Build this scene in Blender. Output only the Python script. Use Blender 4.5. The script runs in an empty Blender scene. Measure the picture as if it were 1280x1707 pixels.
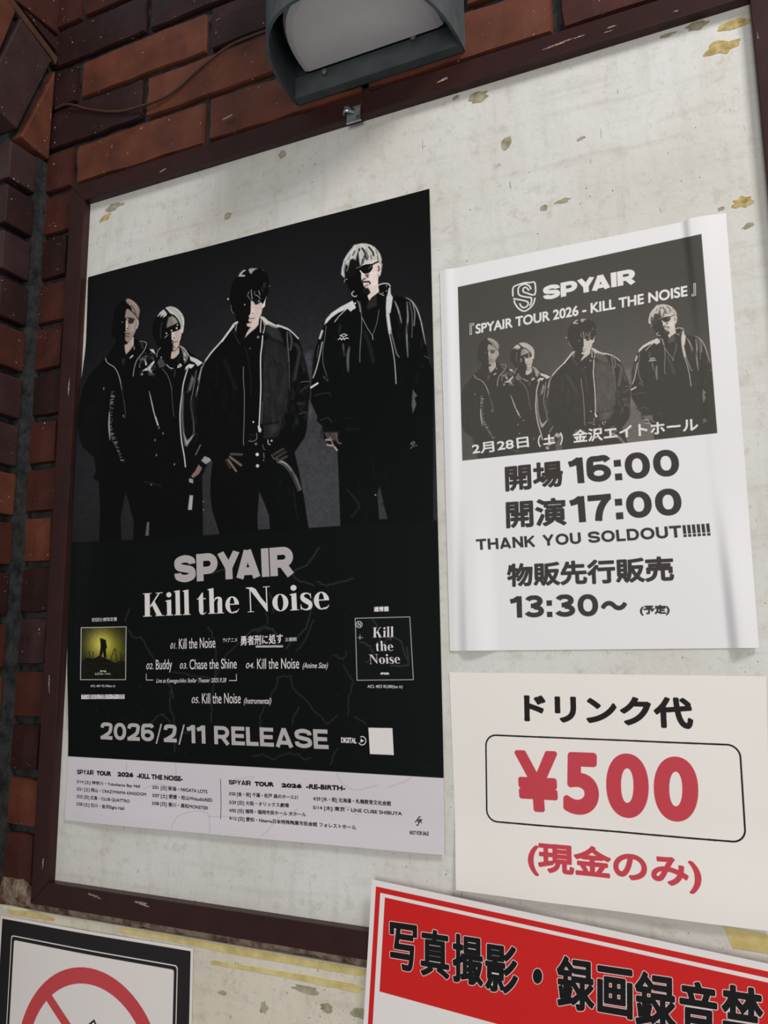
import bpy, bmesh, math, random
import numpy as np
from mathutils import Vector, Matrix

SC = bpy.context.scene
COL = SC.collection
# ------------------------------------------------------------------ camera (fitted from the B2 poster and the A3 sheet)
PITCH, YAW, ROLL = 1.7313105, 0.42290825, -0.01032082
CPOS = np.array([0.81356146, -0.79790391, -0.51109462])
FPX, CX, CY = 1332.4242, 640.0, 853.5
cam_d = bpy.data.cameras.new('camera')
cam = bpy.data.objects.new('camera', cam_d)
COL.objects.link(cam)
cam_d.sensor_fit = 'HORIZONTAL'
cam_d.sensor_width = 36.0
cam_d.lens = 36.0 * FPX / 1280.0
cam_d.clip_start = 0.02
ROT = Matrix.Rotation(YAW, 3, 'Z') @ Matrix.Rotation(PITCH, 3, 'X') @ Matrix.Rotation(ROLL, 3, 'Z')
cam.matrix_world = Matrix.Translation(Vector(CPOS)) @ ROT.to_4x4()
SC.camera = cam
RN = np.array(ROT)
# ------------------------------------------------------------------ world, lights, exposure
world = bpy.data.worlds.new('world')
SC.world = world
world.use_nodes = True
world.node_tree.nodes['Background'].inputs[0].default_value = (0.90, 0.93, 1.0, 1)
world.node_tree.nodes['Background'].inputs[1].default_value = 0.27


def area_light(name, loc, target, size, power, color, size_y=None):
    d = bpy.data.lights.new(name, 'AREA')
    d.energy = power
    d.color = color
    d.size = size
    if size_y:
        d.shape = 'RECTANGLE'
        d.size_y = size_y
    o = bpy.data.objects.new(name, d)
    COL.objects.link(o)
    o.location = loc
    o.rotation_euler = (Vector(target) - Vector(loc)).to_track_quat('-Z', 'Y').to_euler()
    return o


area_light('ceiling_light', (1.85, -1.15, 1.25), (0.6, 0.0, -0.35), 0.5, 31.0, (1.0, 0.97, 0.94))
area_light('corridor_light', (1.1, -2.6, -0.5), (0.5, 0.0, -0.7), 0.9, 22.0, (1.0, 0.93, 0.84))
vs = SC.view_settings
vs.view_transform = 'Standard'
vs.look = 'None'
vs.gamma = 1.0
vs.use_curve_mapping = False
vs.exposure = 0.0

# ------------------------------------------------------------------ pixel <-> world helpers


def ray(x, y):
    return RN @ np.array([(x - CX) / FPX, -(y - CY) / FPX, -1.0])


def on_y(x, y, Y=0.0):
    d = ray(x, y)
    p = CPOS + d * ((Y - CPOS[1]) / d[1])
    return p


def on_x(x, y, X):
    d = ray(x, y)
    return CPOS + d * ((X - CPOS[0]) / d[0])


def proj(P):
    c = (np.asarray(P, float) - CPOS) @ RN
    return np.stack([CX + FPX * c[..., 0] / -c[..., 2], CY - FPX * c[..., 1] / -c[..., 2]], -1)


def crop(s, ox, oy):
    return lambda *pts: [(ox + a / s, oy + b / s) for a, b in pts]


def smooth(pts, closed=False, n=5):
    p = [np.array(q, float) for q in pts]
    out = []
    m = len(p)
    for i in range(m if closed else m - 1):
        if closed:
            a, b, c, d = p[i - 1], p[i], p[(i + 1) % m], p[(i + 2) % m]
        else:
            a, b, c, d = p[max(i - 1, 0)], p[i], p[i + 1], p[min(i + 2, m - 1)]
        for k in range(n):
            t = k / n
            out.append(0.5 * ((2 * b) + (c - a) * t + (2 * a - 5 * b + 4 * c - d) * t * t + (3 * b - a - 3 * c + d) * t ** 3))
    if not closed:
        out.append(p[-1])
    return out


# ------------------------------------------------------------------ materials
def lin(c):
    c = c / 255.0
    return c / 12.92 if c <= 0.04045 else ((c + 0.055) / 1.055) ** 2.4


def rgb(r, g, b):
    return (lin(r), lin(g), lin(b), 1)


def mat(name, color, rough=0.6, spec=0.5, metal=0.0, noise=None, bump=None, coat=0.0):
    """noise=(scale, second colour, lo, hi); bump=(scale, strength, distance)"""
    m = bpy.data.materials.new(name)
    m.use_nodes = True
    nt = m.node_tree
    b = nt.nodes['Principled BSDF']
    b.inputs['Base Color'].default_value = color
    b.inputs['Roughness'].default_value = rough
    b.inputs['Specular IOR Level'].default_value = spec
    b.inputs['Metallic'].default_value = metal
    b.inputs['Coat Weight'].default_value = coat
    tc = nt.nodes.new('ShaderNodeTexCoord')
    if noise:
        n = nt.nodes.new('ShaderNodeTexNoise')
        n.inputs['Scale'].default_value = noise[0]
        n.inputs['Detail'].default_value = 6
        nt.links.new(tc.outputs['Object'], n.inputs['Vector'])
        r = nt.nodes.new('ShaderNodeValToRGB')
        r.color_ramp.elements[0].position = noise[2]
        r.color_ramp.elements[1].position = noise[3]
        r.color_ramp.elements[0].color = color
        r.color_ramp.elements[1].color = noise[1]
        nt.links.new(n.outputs['Fac'], r.inputs['Fac'])
        nt.links.new(r.outputs['Color'], b.inputs['Base Color'])
    if bump:
        n = nt.nodes.new('ShaderNodeTexNoise')
        n.inputs['Scale'].default_value = bump[0]
        n.inputs['Detail'].default_value = 5
        nt.links.new(tc.outputs['Object'], n.inputs['Vector'])
        bp = nt.nodes.new('ShaderNodeBump')
        bp.inputs['Strength'].default_value = bump[1]
        bp.inputs['Distance'].default_value = bump[2]
        nt.links.new(n.outputs['Fac'], bp.inputs['Height'])
        nt.links.new(bp.outputs['Normal'], b.inputs['Normal'])
    return m


def brick_mat(name, c1, c2, rough):
    """fired clay: blotchy colour, sooty edges of noise, pale grit specks and a slight glaze"""
    m = bpy.data.materials.new(name)
    m.use_nodes = True
    nt = m.node_tree
    N, L = nt.nodes, nt.links
    b = N['Principled BSDF']
    tc = N.new('ShaderNodeTexCoord')
    oi = N.new('ShaderNodeObjectInfo')
    add = N.new('ShaderNodeVectorMath')
    add.operation = 'ADD'
    sc = N.new('ShaderNodeVectorMath')
    sc.operation = 'SCALE'
    sc.inputs['Scale'].default_value = 7.0
    L.new(oi.outputs['Location'], sc.inputs[0])
    L.new(tc.outputs['Object'], add.inputs[0])
    L.new(sc.outputs[0], add.inputs[1])

    def noise(s, d=5):
        n = N.new('ShaderNodeTexNoise')
        n.inputs['Scale'].default_value = s
        n.inputs['Detail'].default_value = d
        L.new(add.outputs[0], n.inputs['Vector'])
        return n
    r = N.new('ShaderNodeValToRGB')
    r.color_ramp.elements[0].position = 0.35
    r.color_ramp.elements[1].position = 0.68
    r.color_ramp.elements[0].color = c1
    r.color_ramp.elements[1].color = c2
    L.new(noise(22).outputs['Fac'], r.inputs['Fac'])
    # grit specks
    v = noise(260, 2)
    g = N.new('ShaderNodeValToRGB')
    g.color_ramp.elements[0].position = 0.715
    g.color_ramp.elements[1].position = 0.735
    L.new(v.outputs['Fac'], g.inputs['Fac'])
    cl = N.new('ShaderNodeValToRGB')
    cl.color_ramp.elements[0].position = 0.50
    cl.color_ramp.elements[1].position = 0.60
    L.new(noise(30, 2).outputs['Fac'], cl.inputs['Fac'])
    mu = N.new('ShaderNodeMath')
    mu.operation = 'MULTIPLY'
    L.new(g.outputs['Color'], mu.inputs[0])
    L.new(cl.outputs['Color'], mu.inputs[1])
    mx = N.new('ShaderNodeMix')
    mx.data_type = 'RGBA'
    L.new(mu.outputs[0], mx.inputs[0])
    L.new(r.outputs['Color'], mx.inputs[6])
    mx.inputs[7].default_value = rgb(225, 205, 185)
    L.new(mx.outputs[2], b.inputs['Base Color'])
    b.inputs['Roughness'].default_value = rough
    b.inputs['Specular IOR Level'].default_value = 0.35
    bp = N.new('ShaderNodeBump')
    bp.inputs['Strength'].default_value = 0.5
    bp.inputs['Distance'].default_value = 0.0015
    L.new(noise(55).outputs['Fac'], bp.inputs['Height'])
    L.new(bp.outputs['Normal'], b.inputs['Normal'])
    return m


BR = {
    'o': brick_mat('brick_orange', rgb(106, 59, 42), rgb(84, 46, 34), 0.5),
    'r': brick_mat('brick_red', rgb(80, 42, 34), rgb(62, 33, 29), 0.45),
    'd': brick_mat('brick_dark', rgb(52, 30, 29), rgb(40, 25, 25), 0.45),
    'p': brick_mat('brick_plum', rgb(66, 46, 46), rgb(52, 35, 36), 0.4),
}
M = {
    'mortar': mat('mortar', rgb(58, 60, 60), 0.95, 0.2, noise=(60, rgb(30, 32, 32), 0.4, 0.7), bump=(160, 0.9, 0.003)),
    'rubble': mat('rubble', rgb(152, 134, 118), 0.95, 0.2, noise=(70, rgb(92, 68, 58), 0.4, 0.62), bump=(150, 1.0, 0.004)),
    'frame': mat('frame_paint', rgb(54, 29, 27), 0.4, 0.28, noise=(26, rgb(43, 22, 20), 0.3, 0.8), bump=(120, 0.25, 0.0006)),
    'chip': mat('chipped_paint', rgb(170, 150, 140), 0.7, 0.3, noise=(500, rgb(110, 90, 80), 0.4, 0.6)),
    'hood': mat('hood_metal', rgb(84, 92, 94), 0.55, 0.4, noise=(40, rgb(66, 73, 76), 0.3, 0.7), bump=(300, 0.15, 0.0004)),
    'glass': mat('opal_glass', rgb(236, 230, 228), 0.45, 0.4, noise=(8, rgb(226, 220, 219), 0.3, 0.7)),
    'steel': mat('steel', rgb(205, 212, 208), 0.25, 0.5, metal=1.0, noise=(60, rgb(170, 176, 172), 0.3, 0.7)),
    'screw': mat('screw_metal', rgb(160, 164, 164), 0.4, 0.5, metal=0.4, noise=(60, rgb(90, 92, 92), 0.3, 0.7)),
    'cable': mat('cable_sheath', rgb(88, 60, 48), 0.6, 0.3, noise=(60, rgb(70, 46, 38), 0.3, 0.7)),
    'tape': mat('yellowed_tape', rgb(224, 206, 140), 0.6, 0.4, noise=(60, rgb(190, 168, 100), 0.35, 0.75), bump=(200, 0.3, 0.0008)),
    'peel': mat('bare_board', rgb(206, 188, 130), 0.85, 0.2, noise=(130, rgb(150, 128, 70), 0.35, 0.7), bump=(260, 0.6, 0.001)),
    'peelgrey': mat('bare_plaster', rgb(176, 172, 150), 0.85, 0.2, noise=(130, rgb(140, 132, 100), 0.35, 0.7), bump=(260, 0.6, 0.001)),
    'paper': mat('white_paper', rgb(238, 236, 236), 0.55, 0.2, noise=(18, rgb(230, 229, 232), 0.3, 0.7), bump=(14, 0.12, 0.003)),
    'cream': mat('cream_paper', rgb(240, 236, 228), 0.6, 0.2, noise=(14, rgb(232, 227, 218), 0.3, 0.7), bump=(12, 0.15, 0.004)),
    'laminate': mat('laminated_card', rgb(236, 232, 228), 0.35, 0.2, noise=(10, rgb(230, 226, 222), 0.3, 0.7), bump=(9, 0.12, 0.004)),
    'ink_black': mat('ink_black', rgb(20, 19, 19), 0.6, 0.2, noise=(40, rgb(14, 14, 14), 0.3, 0.7)),
    'ink_grey': mat('ink_toner', rgb(54, 50, 48), 0.6, 0.15, noise=(80, rgb(46, 43, 41), 0.3, 0.7)),
    'ink_soft': mat('ink_soft_black', rgb(44, 41, 42), 0.6, 0.15, noise=(80, rgb(36, 34, 34), 0.3, 0.7)),
    'ink_white': mat('ink_white', rgb(238, 236, 234), 0.6, 0.2, noise=(40, rgb(228, 226, 224), 0.3, 0.7)),
    'ink_silver': mat('ink_silver', rgb(182, 178, 178), 0.6, 0.2, noise=(30, rgb(160, 157, 158), 0.3, 0.7)),
    'ink_red': mat('ink_red', rgb(204, 34, 32), 0.35, 0.2, noise=(20, rgb(196, 30, 28), 0.3, 0.7)),
    'ink_rose': mat('ink_rose', rgb(198, 66, 76), 0.6, 0.2, noise=(50, rgb(190, 58, 68), 0.3, 0.7)),
    'ink_mark': mat('ink_faded_red', rgb(196, 70, 74), 0.6, 0.2, noise=(50, rgb(188, 62, 66), 0.3, 0.7)),
}


def board_mat(name, warm):
    """white gloss paint over old board: mottled patches, scratches, tiny holes, brush relief"""
    m = bpy.data.materials.new(name)
    m.use_nodes = True
    nt = m.node_tree
    N, L = nt.nodes, nt.links
    b = N['Principled BSDF']
    tc = N.new('ShaderNodeTexCoord')

    def noise(s, d=6, scl=None, rough=0.55):
        n = N.new('ShaderNodeTexNoise')
        n.inputs['Scale'].default_value = s
        n.inputs['Detail'].default_value = d
        n.inputs['Roughness'].default_value = rough
        if scl:
            mp = N.new('ShaderNodeMapping')
            mp.inputs['Scale'].default_value = scl
            L.new(tc.outputs['Object'], mp.inputs['Vector'])
            L.new(mp.outputs[0], n.inputs['Vector'])
        else:
            L.new(tc.outputs['Object'], n.inputs['Vector'])
        return n.outputs['Fac']

    def ramp(src, a, c, ca=(0, 0, 0, 1), cb=(1, 1, 1, 1)):
        r = N.new('ShaderNodeValToRGB')
        r.color_ramp.elements[0].position = a
        r.color_ramp.elements[1].position = c
        r.color_ramp.elements[0].color = ca
        r.color_ramp.elements[1].color = cb
        L.new(src, r.inputs['Fac'])
        return r.outputs['Color']

    def mix(fac, ca, cb):
        x = N.new('ShaderNodeMix')
        x.data_type = 'RGBA'
        for i, s in ((0, fac), (6, ca), (7, cb)):
            if isinstance(s, tuple):
                x.inputs[i].default_value = s
            elif isinstance(s, float):
                x.inputs[i].default_value = s
            else:
                L.new(s, x.inputs[i])
        return x.outputs[2]

    def mul(a, c):
        x = N.new('ShaderNodeMath')
        x.operation = 'MULTIPLY'
        L.new(a, x.inputs[0])
        if isinstance(c, float):
            x.inputs[1].default_value = c
        else:
            L.new(c, x.inputs[1])
        return x.outputs[0]
    base = ramp(noise(7), 0.3, 0.72, rgb(226, 227, 224) if not warm else rgb(228, 222, 206), rgb(212, 210, 201) if not warm else rgb(214, 206, 186))
    # faint streaky stains, both ways
    st = ramp(noise(1.0, 6, (60, 1, 9)), 0.52, 0.75)
    base = mix(mul(st, 0.35), base, rgb(190, 186, 172))
    st2 = ramp(noise(1.0, 6, (8, 1, 70)), 0.54, 0.75)
    base = mix(mul(st2, 0.4), base, rgb(186, 182, 170))
    mott = ramp(noise(45, 8, None, 0.7), 0.54, 0.66)
    base = mix(mul(mott, 0.5), base, rgb(188, 182, 164))
    m2 = ramp(noise(110, 8, None, 0.75), 0.55, 0.68)
    base = mix(mul(m2, 0.35), base, rgb(176, 170, 156))
    flake = mul(ramp(noise(38, 8, None, 0.7), 0.645, 0.665), ramp(noise(6, 2), 0.38, 0.55))
    base = mix(mul(flake, 0.7), base, rgb(176, 168, 142))
    dots = mul(ramp(noise(300, 1), 0.725, 0.75), ramp(noise(9, 2), 0.46, 0.6))
    base = mix(dots, base, rgb(80, 74, 70))
    scr = mul(ramp(noise(1.0, 3, (420, 1, 40)), 0.67, 0.70), ramp(noise(16, 2), 0.5, 0.6))
    base = mix(mul(scr, 0.7), base, rgb(120, 112, 104))
    L.new(base, b.inputs['Base Color'])
    b.inputs['Roughness'].default_value = 0.5
    b.inputs['Specular IOR Level'].default_value = 0.25
    bp = N.new('ShaderNodeBump')
    bp.inputs['Strength'].default_value = 0.6
    bp.inputs['Distance'].default_value = 0.002
    L.new(noise(30, 9, None, 0.65), bp.inputs['Height'])
    L.new(bp.outputs['Normal'], b.inputs['Normal'])
    return m


M['board'] = board_mat('painted_board', False)
M['panel'] = board_mat('painted_panel', True)


def image_mat(name, arr, rough=0.5, spec=0.25):
    """print on paper: colours drawn by this script (arr: H x W x 3, 0..255, row 0 = top)"""
    h, w = arr.shape[:2]
    im = bpy.data.images.new(name, w, h)
    px = np.ones((h, w, 4), np.float32)
    px[..., :3] = np.clip(arr[::-1], 0, 255) / 255.0
    im.pixels.foreach_set(px.ravel())
    im.pack()
    m = bpy.data.materials.new(name)
    m.use_nodes = True
    nt = m.node_tree
    b = nt.nodes['Principled BSDF']
    t = nt.nodes.new('ShaderNodeTexImage')
    t.image = im
    t.extension = 'EXTEND'
    nt.links.new(t.outputs['Color'], b.inputs['Base Color'])
    b.inputs['Roughness'].default_value = rough
    b.inputs['Specular IOR Level'].default_value = spec
    return m


# ------------------------------------------------------------------ object helpers
def tag(o, label=None, cat=None, group=None, kind=None):
    if label:
        o['label'] = label
    if cat:
        o['category'] = cat
    if group:
        o['group'] = group
    if kind:
        o['kind'] = kind
    return o


def empty(name, loc, label=None, cat=None, **k):
    o = bpy.data.objects.new(name, None)
    COL.objects.link(o)
    o.location = loc
    o.empty_display_size = 0.02
    return tag(o, label, cat, **k)


def add(name, mesh, parent=None, material=None, loc=None):
    o = bpy.data.objects.new(name, mesh)
    COL.objects.link(o)
    if material:
        mesh.materials.clear()
        mesh.materials.append(material)
    if parent:
        o.parent = parent
        pl = parent.location
        q = parent.parent
        base = Vector(pl)
        while q:
            base = base + q.location
            q = q.parent
        o.location = Vector(loc or (0, 0, 0)) - base
    elif loc:
        o.location = loc
    return o


def mesh_from(name, verts, faces, sm=False):
    me = bpy.data.meshes.new(name)
    me.from_pydata([tuple(float(c) for c in v) for v in verts], [], faces)
    me.update()
    if sm:
        for p in me.polygons:
            p.use_smooth = True
    return me


def from_bm(name, bm, sm=False):
    bmesh.ops.recalc_face_normals(bm, faces=bm.faces)
    me = bpy.data.meshes.new(name)
    bm.to_mesh(me)
    bm.free()
    if sm:
        for p in me.polygons:
            p.use_smooth = True
    return me


def box_bm(x0, x1, y0, y1, z0, z1, bev=0.0, seg=2):
    bm = bmesh.new()
    bmesh.ops.create_cube(bm, size=1.0)
    for v in bm.verts:
        v.co = Vector((x0 + (v.co.x + .5) * (x1 - x0), y0 + (v.co.y + .5) * (y1 - y0), z0 + (v.co.z + .5) * (z1 - z0)))
    if bev:
        bmesh.ops.bevel(bm, geom=list(bm.edges), offset=bev, segments=seg, affect='EDGES', profile=0.6)
    return bm


def prism(name, pts, axis, a0, a1, bev=0.0, jitter=0.0, rnd=None):
    """polygon pts (2-D) extruded along axis ('x': pts are (y,z); 'y': pts are (x,z))"""
    bm = bmesh.new()

    def mk(p, a):
        return bm.verts.new((a, p[0], p[1]) if axis == 'x' else (p[0], a, p[1]))
    f = [mk(p, a0) for p in pts]
    g = [mk(p, a1) for p in pts]
    bm.faces.new(f)
    bm.faces.new(g[::-1])
    n = len(pts)
    for i in range(n):
        bm.faces.new((f[i], g[i], g[(i + 1) % n], f[(i + 1) % n]))
    bmesh.ops.recalc_face_normals(bm, faces=bm.faces)
    if bev:
        bmesh.ops.bevel(bm, geom=list(bm.edges), offset=bev, segments=2, affect='EDGES', profile=0.6)
    return from_bm(name, bm)


def tube(name, pts, r, n=8):
    vs_, fs = [], []
    P = [Vector(p) for p in pts]
    for i, p in enumerate(P):
        t = (P[min(i + 1, len(P) - 1)] - P[max(i - 1, 0)]).normalized()
        a = t.cross(Vector((0, 0, 1)))
        if a.length < 1e-3:
            a = t.cross(Vector((0, 1, 0)))
        a.normalize()
        b = t.cross(a)
        for k in range(n):
            w = 2 * math.pi * k / n
            vs_.append(p + a * (r * math.cos(w)) + b * (r * math.sin(w)))
    for i in range(len(P) - 1):
        for k in range(n):
            fs.append((i * n + k, i * n + (k + 1) % n, (i + 1) * n + (k + 1) % n, (i + 1) * n + k))
    fs.append(tuple(range(n))[::-1])
    fs.append(tuple((len(P) - 1) * n + k for k in range(n)))
    return mesh_from(name, vs_, fs, True)


# ------------------------------------------------------------------ structure: brick walls
rnd = random.Random(11)


def brick_mesh(w, h, d, seed, axis='y'):
    """rough brick; centre origin; face towards -y"""
    r = random.Random(seed)
    nx, nz = (7 if w > .1 else 2), 3
    bm = bmesh.new()
    g = []
    for j in range(nz + 1):
        row = []
        for i in range(nx + 1):
            u, v = i / nx, j / nz
            x, z = (u - .5) * w, (v - .5) * h
            e = (i in (0, nx)) or (j in (0, nz))
            y = -d / 2 + (0.0022 if e else 0.0)
            if e:
                x *= 0.985
                z *= 0.965
                x += r.uniform(-.0012, .0012)
                z += r.uniform(-.0014, .0014)
            y += r.uniform(-.0005, .0007)
            row.append(bm.verts.new((x, y, z)))
        g.append(row)
    for j in range(nz):
        for i in range(nx):
            bm.faces.new((g[j][i], g[j][i + 1], g[j + 1][i + 1], g[j + 1][i]))
    loop = g[0] + [g[j][nx] for j in range(1, nz + 1)] + [g[nz][i] for i in range(nx - 1, -1, -1)] + [g[j][0] for j in range(nz - 1, 0, -1)]
    l1 = [bm.verts.new((v.co.x / .985 if abs(v.co.x) > w * .4 else v.co.x, -d / 2 + .006, v.co.z / .965 if abs(v.co.z) > h * .4 else v.co.z)) for v in loop]
    l2 = [bm.verts.new((v.co.x, d / 2, v.co.z)) for v in l1]
    n = len(loop)
    for a, b in ((loop, l1), (l1, l2)):
        for i in range(n):
            bm.faces.new((a[i], a[(i + 1) % n], b[(i + 1) % n], b[i]))
    return from_bm('brick', bm)


wall = add('wall_back', from_bm('wall_back', box_bm(-0.16, 1.15, 0.013, 0.06, -1.25, 0.62)), None, M['mortar'])
tag(wall, kind='structure')
H = 0.0595
cache = {}


def brick_at(x0, x1, zc, key, parent, seed, front=0.002):
    w = x1 - x0
    k = (round(w, 3), seed % 4, key)
    if k not in cache:
        me = brick_mesh(w, H, 0.030, hash(k[:2]) % 1000 + seed)
        me.materials.append(BR[key])
        cache[k] = me
    o = bpy.data.objects.new('brick', cache[k])
    COL.objects.link(o)
    o.parent = parent
    o.location = ((x0 + x1) / 2, front + 0.015 + rnd.uniform(-.0012, .0012), zc)
    o.rotation_euler = (rnd.uniform(-.01, .01), rnd.uniform(-.006, .006), rnd.uniform(-.006, .006))
    return o


G = 0.0105
ZL = {k: 0.1535 - 0.0694 * k for k in range(-6, 17)}      # lower edge (joint centre) of row k
colmap = {(0, -.282): 'r', (0, -.044): 'o', (0, .194): 'o', (0, .432): 'o', (0, .67): 'r', (0, .908): 'r',
          (-1, -.154): 'd', (-1, .084): 'o', (-1, .322): 'r', (-1, .56): 'o', (-1, .798): 'r',
          (-2, -.282): 'd', (-2, -.044): 'o', (-2, .194): 'd', (-2, .432): 'r', (-2, .67): 'r',
          (-3, -.154): 'd', (-3, .084): 'd', (-3, .322): 'd', (-3, .56): 'r'}
leftcol = 'rrdrrdrrodprdordrd'
for k in range(-6, 16):
    zc = ZL[k] + 0.0347
    even = (k % 2 == 0)
    xs = (-.282 if even else -.154)
    while xs < 1.1:
        x0, x1 = max(xs + G / 2, -0.0985), min(xs + .238 - G / 2, 1.14)
        vis = k <= 0 or x0 < 0.0
        if x1 - x0 > 0.02 and vis:
            key = colmap.get((k, round(xs, 3)))
            if key is None:
                key = leftcol[k] if (k >= 0 and x0 < 0) else rnd.choice('ordr')
            if k >= 1:
                if even and xs > -.1:
                    xs += .238
                    key = 'r'
                x1 = min(x1, 0.10)
            brick_at(x0, x1, zc, key, wall, k * 7 + int(xs * 50) + 60)
        xs += .238

# pillar on the left, its side faces this way
pil = add('wall_left', from_bm('wall_left', box_bm(-0.40, -0.109, -0.058, 0.014, -1.25, 0.60)), None, M['mortar'])
tag(pil, kind='structure')
add('corner_mortar', from_bm('corner_mortar', box_bm(-0.112, -0.097, -0.017, 0.014, -1.25, 0.205)), pil, M['mortar'])
pk = 'pdpdrppordrorddrd'
for k in range(17):
    z1 = 0.206 - 0.0684 * k - 0.005
    z0 = z1 - 0.0575
    for (x0, x1) in ((-0.205, -0.094), (-0.33, -0.215)):
        bm = box_bm(x0, x1 + rnd.uniform(-.001, .001), -0.0665 + rnd.uniform(-.001, .001), -0.0185, z0, z1, 0.0028, 2)
        add('brick', from_bm('brick', bm), pil, BR[pk[k]])
# the arch springing above the pillar: tilted bricks, described in the plane of the pillar's side
AX = -0.090


def arch(pts, key, x_front=AX, depth=0.075, bev=0.0025):
    q = [on_x(a, b, x_front)[1:] for a, b in pts]
    me = prism('brick', [tuple(p) for p in q], 'x', x_front - depth, x_front, bev)
    return add('brick', me, pil, BR[key])


arch([(93, 117), (82, 266), (60, 250), (35, 227)], 'o', AX)
arch([(29, 215), (87, 100), (35, 29), (-2, 103), (-18, 170)], 'p', AX + .001)
arch([(27, 20), (-4, 95), (-60, 60), (-60, -90), (0, -40)], 'o', AX)
arch([(38, 14), (102, 94), (104, 71), (50, 22)], 'd', AX - .004)
arch([(30, 2), (52, 20), (106, 64), (112, -60), (60, -80), (10, -50)], 'r', AX - .006)
add('arch_mortar', prism('arch_mortar', [tuple(on_x(a, b, AX - .013)[1:]) for a, b in [(98, 112), (84, 268), (28, 224), (-30, 180), (-70, 100), (-70, -140), (125, -140), (112, 64)]], 'x', AX - .09, AX - .013), pil, M['mortar'])
add('ridge', prism('ridge', [tuple(on_x(a, b, AX)[1:]) for a, b in [(18, -6), (96, 97), (93, 108), (86, 96), (10, -2)]], 'x', AX - .03, AX + .001, 0.001), pil, M['cable'])

# rough render between the board's frame and the painted panel below it
bm = bmesh.new()
nx, nz = 120, 5
gv = []
for j in range(nz + 1):
    row = []
    for i in range(nx + 1):
        x = -0.108 + i / nx * 1.1
        z = -0.824 - j / nz * 0.0185
        y = 0.001 - 0.0045 * math.sin(math.pi * j / nz) + rnd.uniform(-.0018, .0018)
        if x < -0.03:
            z += (0.016 if j == 0 else 0.0) * min(1, (-0.03 - x) / .03)
        row.append(bm.verts.new((x, y, z + rnd.uniform(-.0012, .0012))))
    gv.append(row)
for j in range(nz):
    for i in range(nx):
        bm.faces.new((gv[j][i], gv[j][i + 1], gv[j + 1][i + 1], gv[j + 1][i]))
tr = add('trim_1', from_bm('trim_1', bm, True), None, M['rubble'])
tag(tr, kind='structure')
so = tr.modifiers.new('thick', 'SOLIDIFY')
so.thickness = 0.008
so.offset = 1 if False else -1

# painted panel below the board
pan = add('painted_wall_panel', from_bm('painted_wall_panel', box_bm(-0.098, 1.0, -0.004, 0.012, -1.25, -0.8405, 0.0015)), None, M['panel'])
tag(pan, 'off-white painted wall panel below the brown frame, with yellow tape strips', 'panel')

# ------------------------------------------------------------------ notice board
XI0, XI1, ZI0, ZI1 = -0.003, 0.8605, -0.8025, 0.1135
FW, FY = 0.0275, -0.012
nb = empty('notice_board', (0.43, 0.0, ZI0 - FW), 'large white painted notice board in a dark brown wooden frame on the brick wall', 'notice board')
add('board_panel', from_bm('board_panel', box_bm(XI0 - .004, XI1 + .004, 0.0, 0.010, ZI0 - .004, ZI1 + .004)), nb, M['board'])


def rail(a, b, c, d):
    return add('frame_rail', prism('frame_rail', [a, b, c, d], 'y', FY, 0.0125, 0.0013), nb, M['frame'])


xo0, xo1, zo0, zo1 = XI0 - FW, XI1 + FW, ZI0 - FW, ZI1 + FW
rail((xo0, zo1), (xo1, zo1), (XI1, ZI1), (XI0, ZI1))
rail((xo0, zo0), (xo1, zo0), (XI1, ZI0), (XI0, ZI0))
rail((xo0, zo0), (xo0, zo1), (XI0, ZI1), (XI0, ZI0))
rail((xo1, zo0), (xo1, zo1), (XI1, ZI1), (XI1, ZI0))


def blob(cx, cz, rx, rz, n=18, seed=0, rough=0.3, rot=0.0):
    r = random.Random(seed)
    out = []
    for i in range(n):
        a = 2 * math.pi * i / n
        q = 1 + r.uniform(-rough, rough)
        x, z = rx * q * math.cos(a), rz * q * math.sin(a)
        out.append((cx + x * math.cos(rot) - z * math.sin(rot), cz + x * math.sin(rot) + z * math.cos(rot)))
    return [tuple(p) for p in smooth(out, True, 3)]


# chips of paint missing from the frame, and places where the board's paint has come off
def px_patch(x, y, w, h, key, seed, Y, parent, name, rot=0.0, rough=0.35):
    c = on_y(x, y, Y)
    sx = on_y(x + w, y, Y)
    sz = on_y(x, y - h, Y)
    me = prism(name, blob(c[0], c[2], abs(sx[0] - c[0]), abs(sz[2] - c[2]), 14, seed, rough * .8, rot), 'y', Y - 0.0004, Y + 0.0003)
    return add(name, me, parent, M[key])


for i, (x, y, w, h, key, rot) in enumerate([(1203, 79, 30, 11, 'peel', .0), (1225, 40, 30, 7, 'peel', .0), (1163, 43, 20, 8, 'peelgrey', .1), (797, 162, 17, 9, 'peelgrey', .1),
                                            (843, 238, 10, 10, 'peelgrey', .0), (968, 231, 8, 3, 'peelgrey', .2), (938, 335, 12, 3.5, 'peelgrey', .1), (906, 347, 7, 5, 'peelgrey', .5),
                                            (1239, 337, 18, 9, 'peel', -.1), (1247, 376, 11, 4, 'peelgrey', .3), (1202, 348, 6, 3, 'peelgrey', .3), (471, 257, 6, 6, 'peelgrey', .5), (760, 163, 6, 3, 'peelgrey', .3),
                                            (176, 363, 9, 4, 'peel', .3), (190, 345, 14, 5, 'peelgrey', .1), (380, 360, 6, 5, 'peelgrey', .1), (1112, 59, 14, 3, 'peelgrey', .1)]):
    px_patch(x, y, w, h, key, 40 + i, 0.0, nb, 'peeled_patch', rot)
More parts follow.
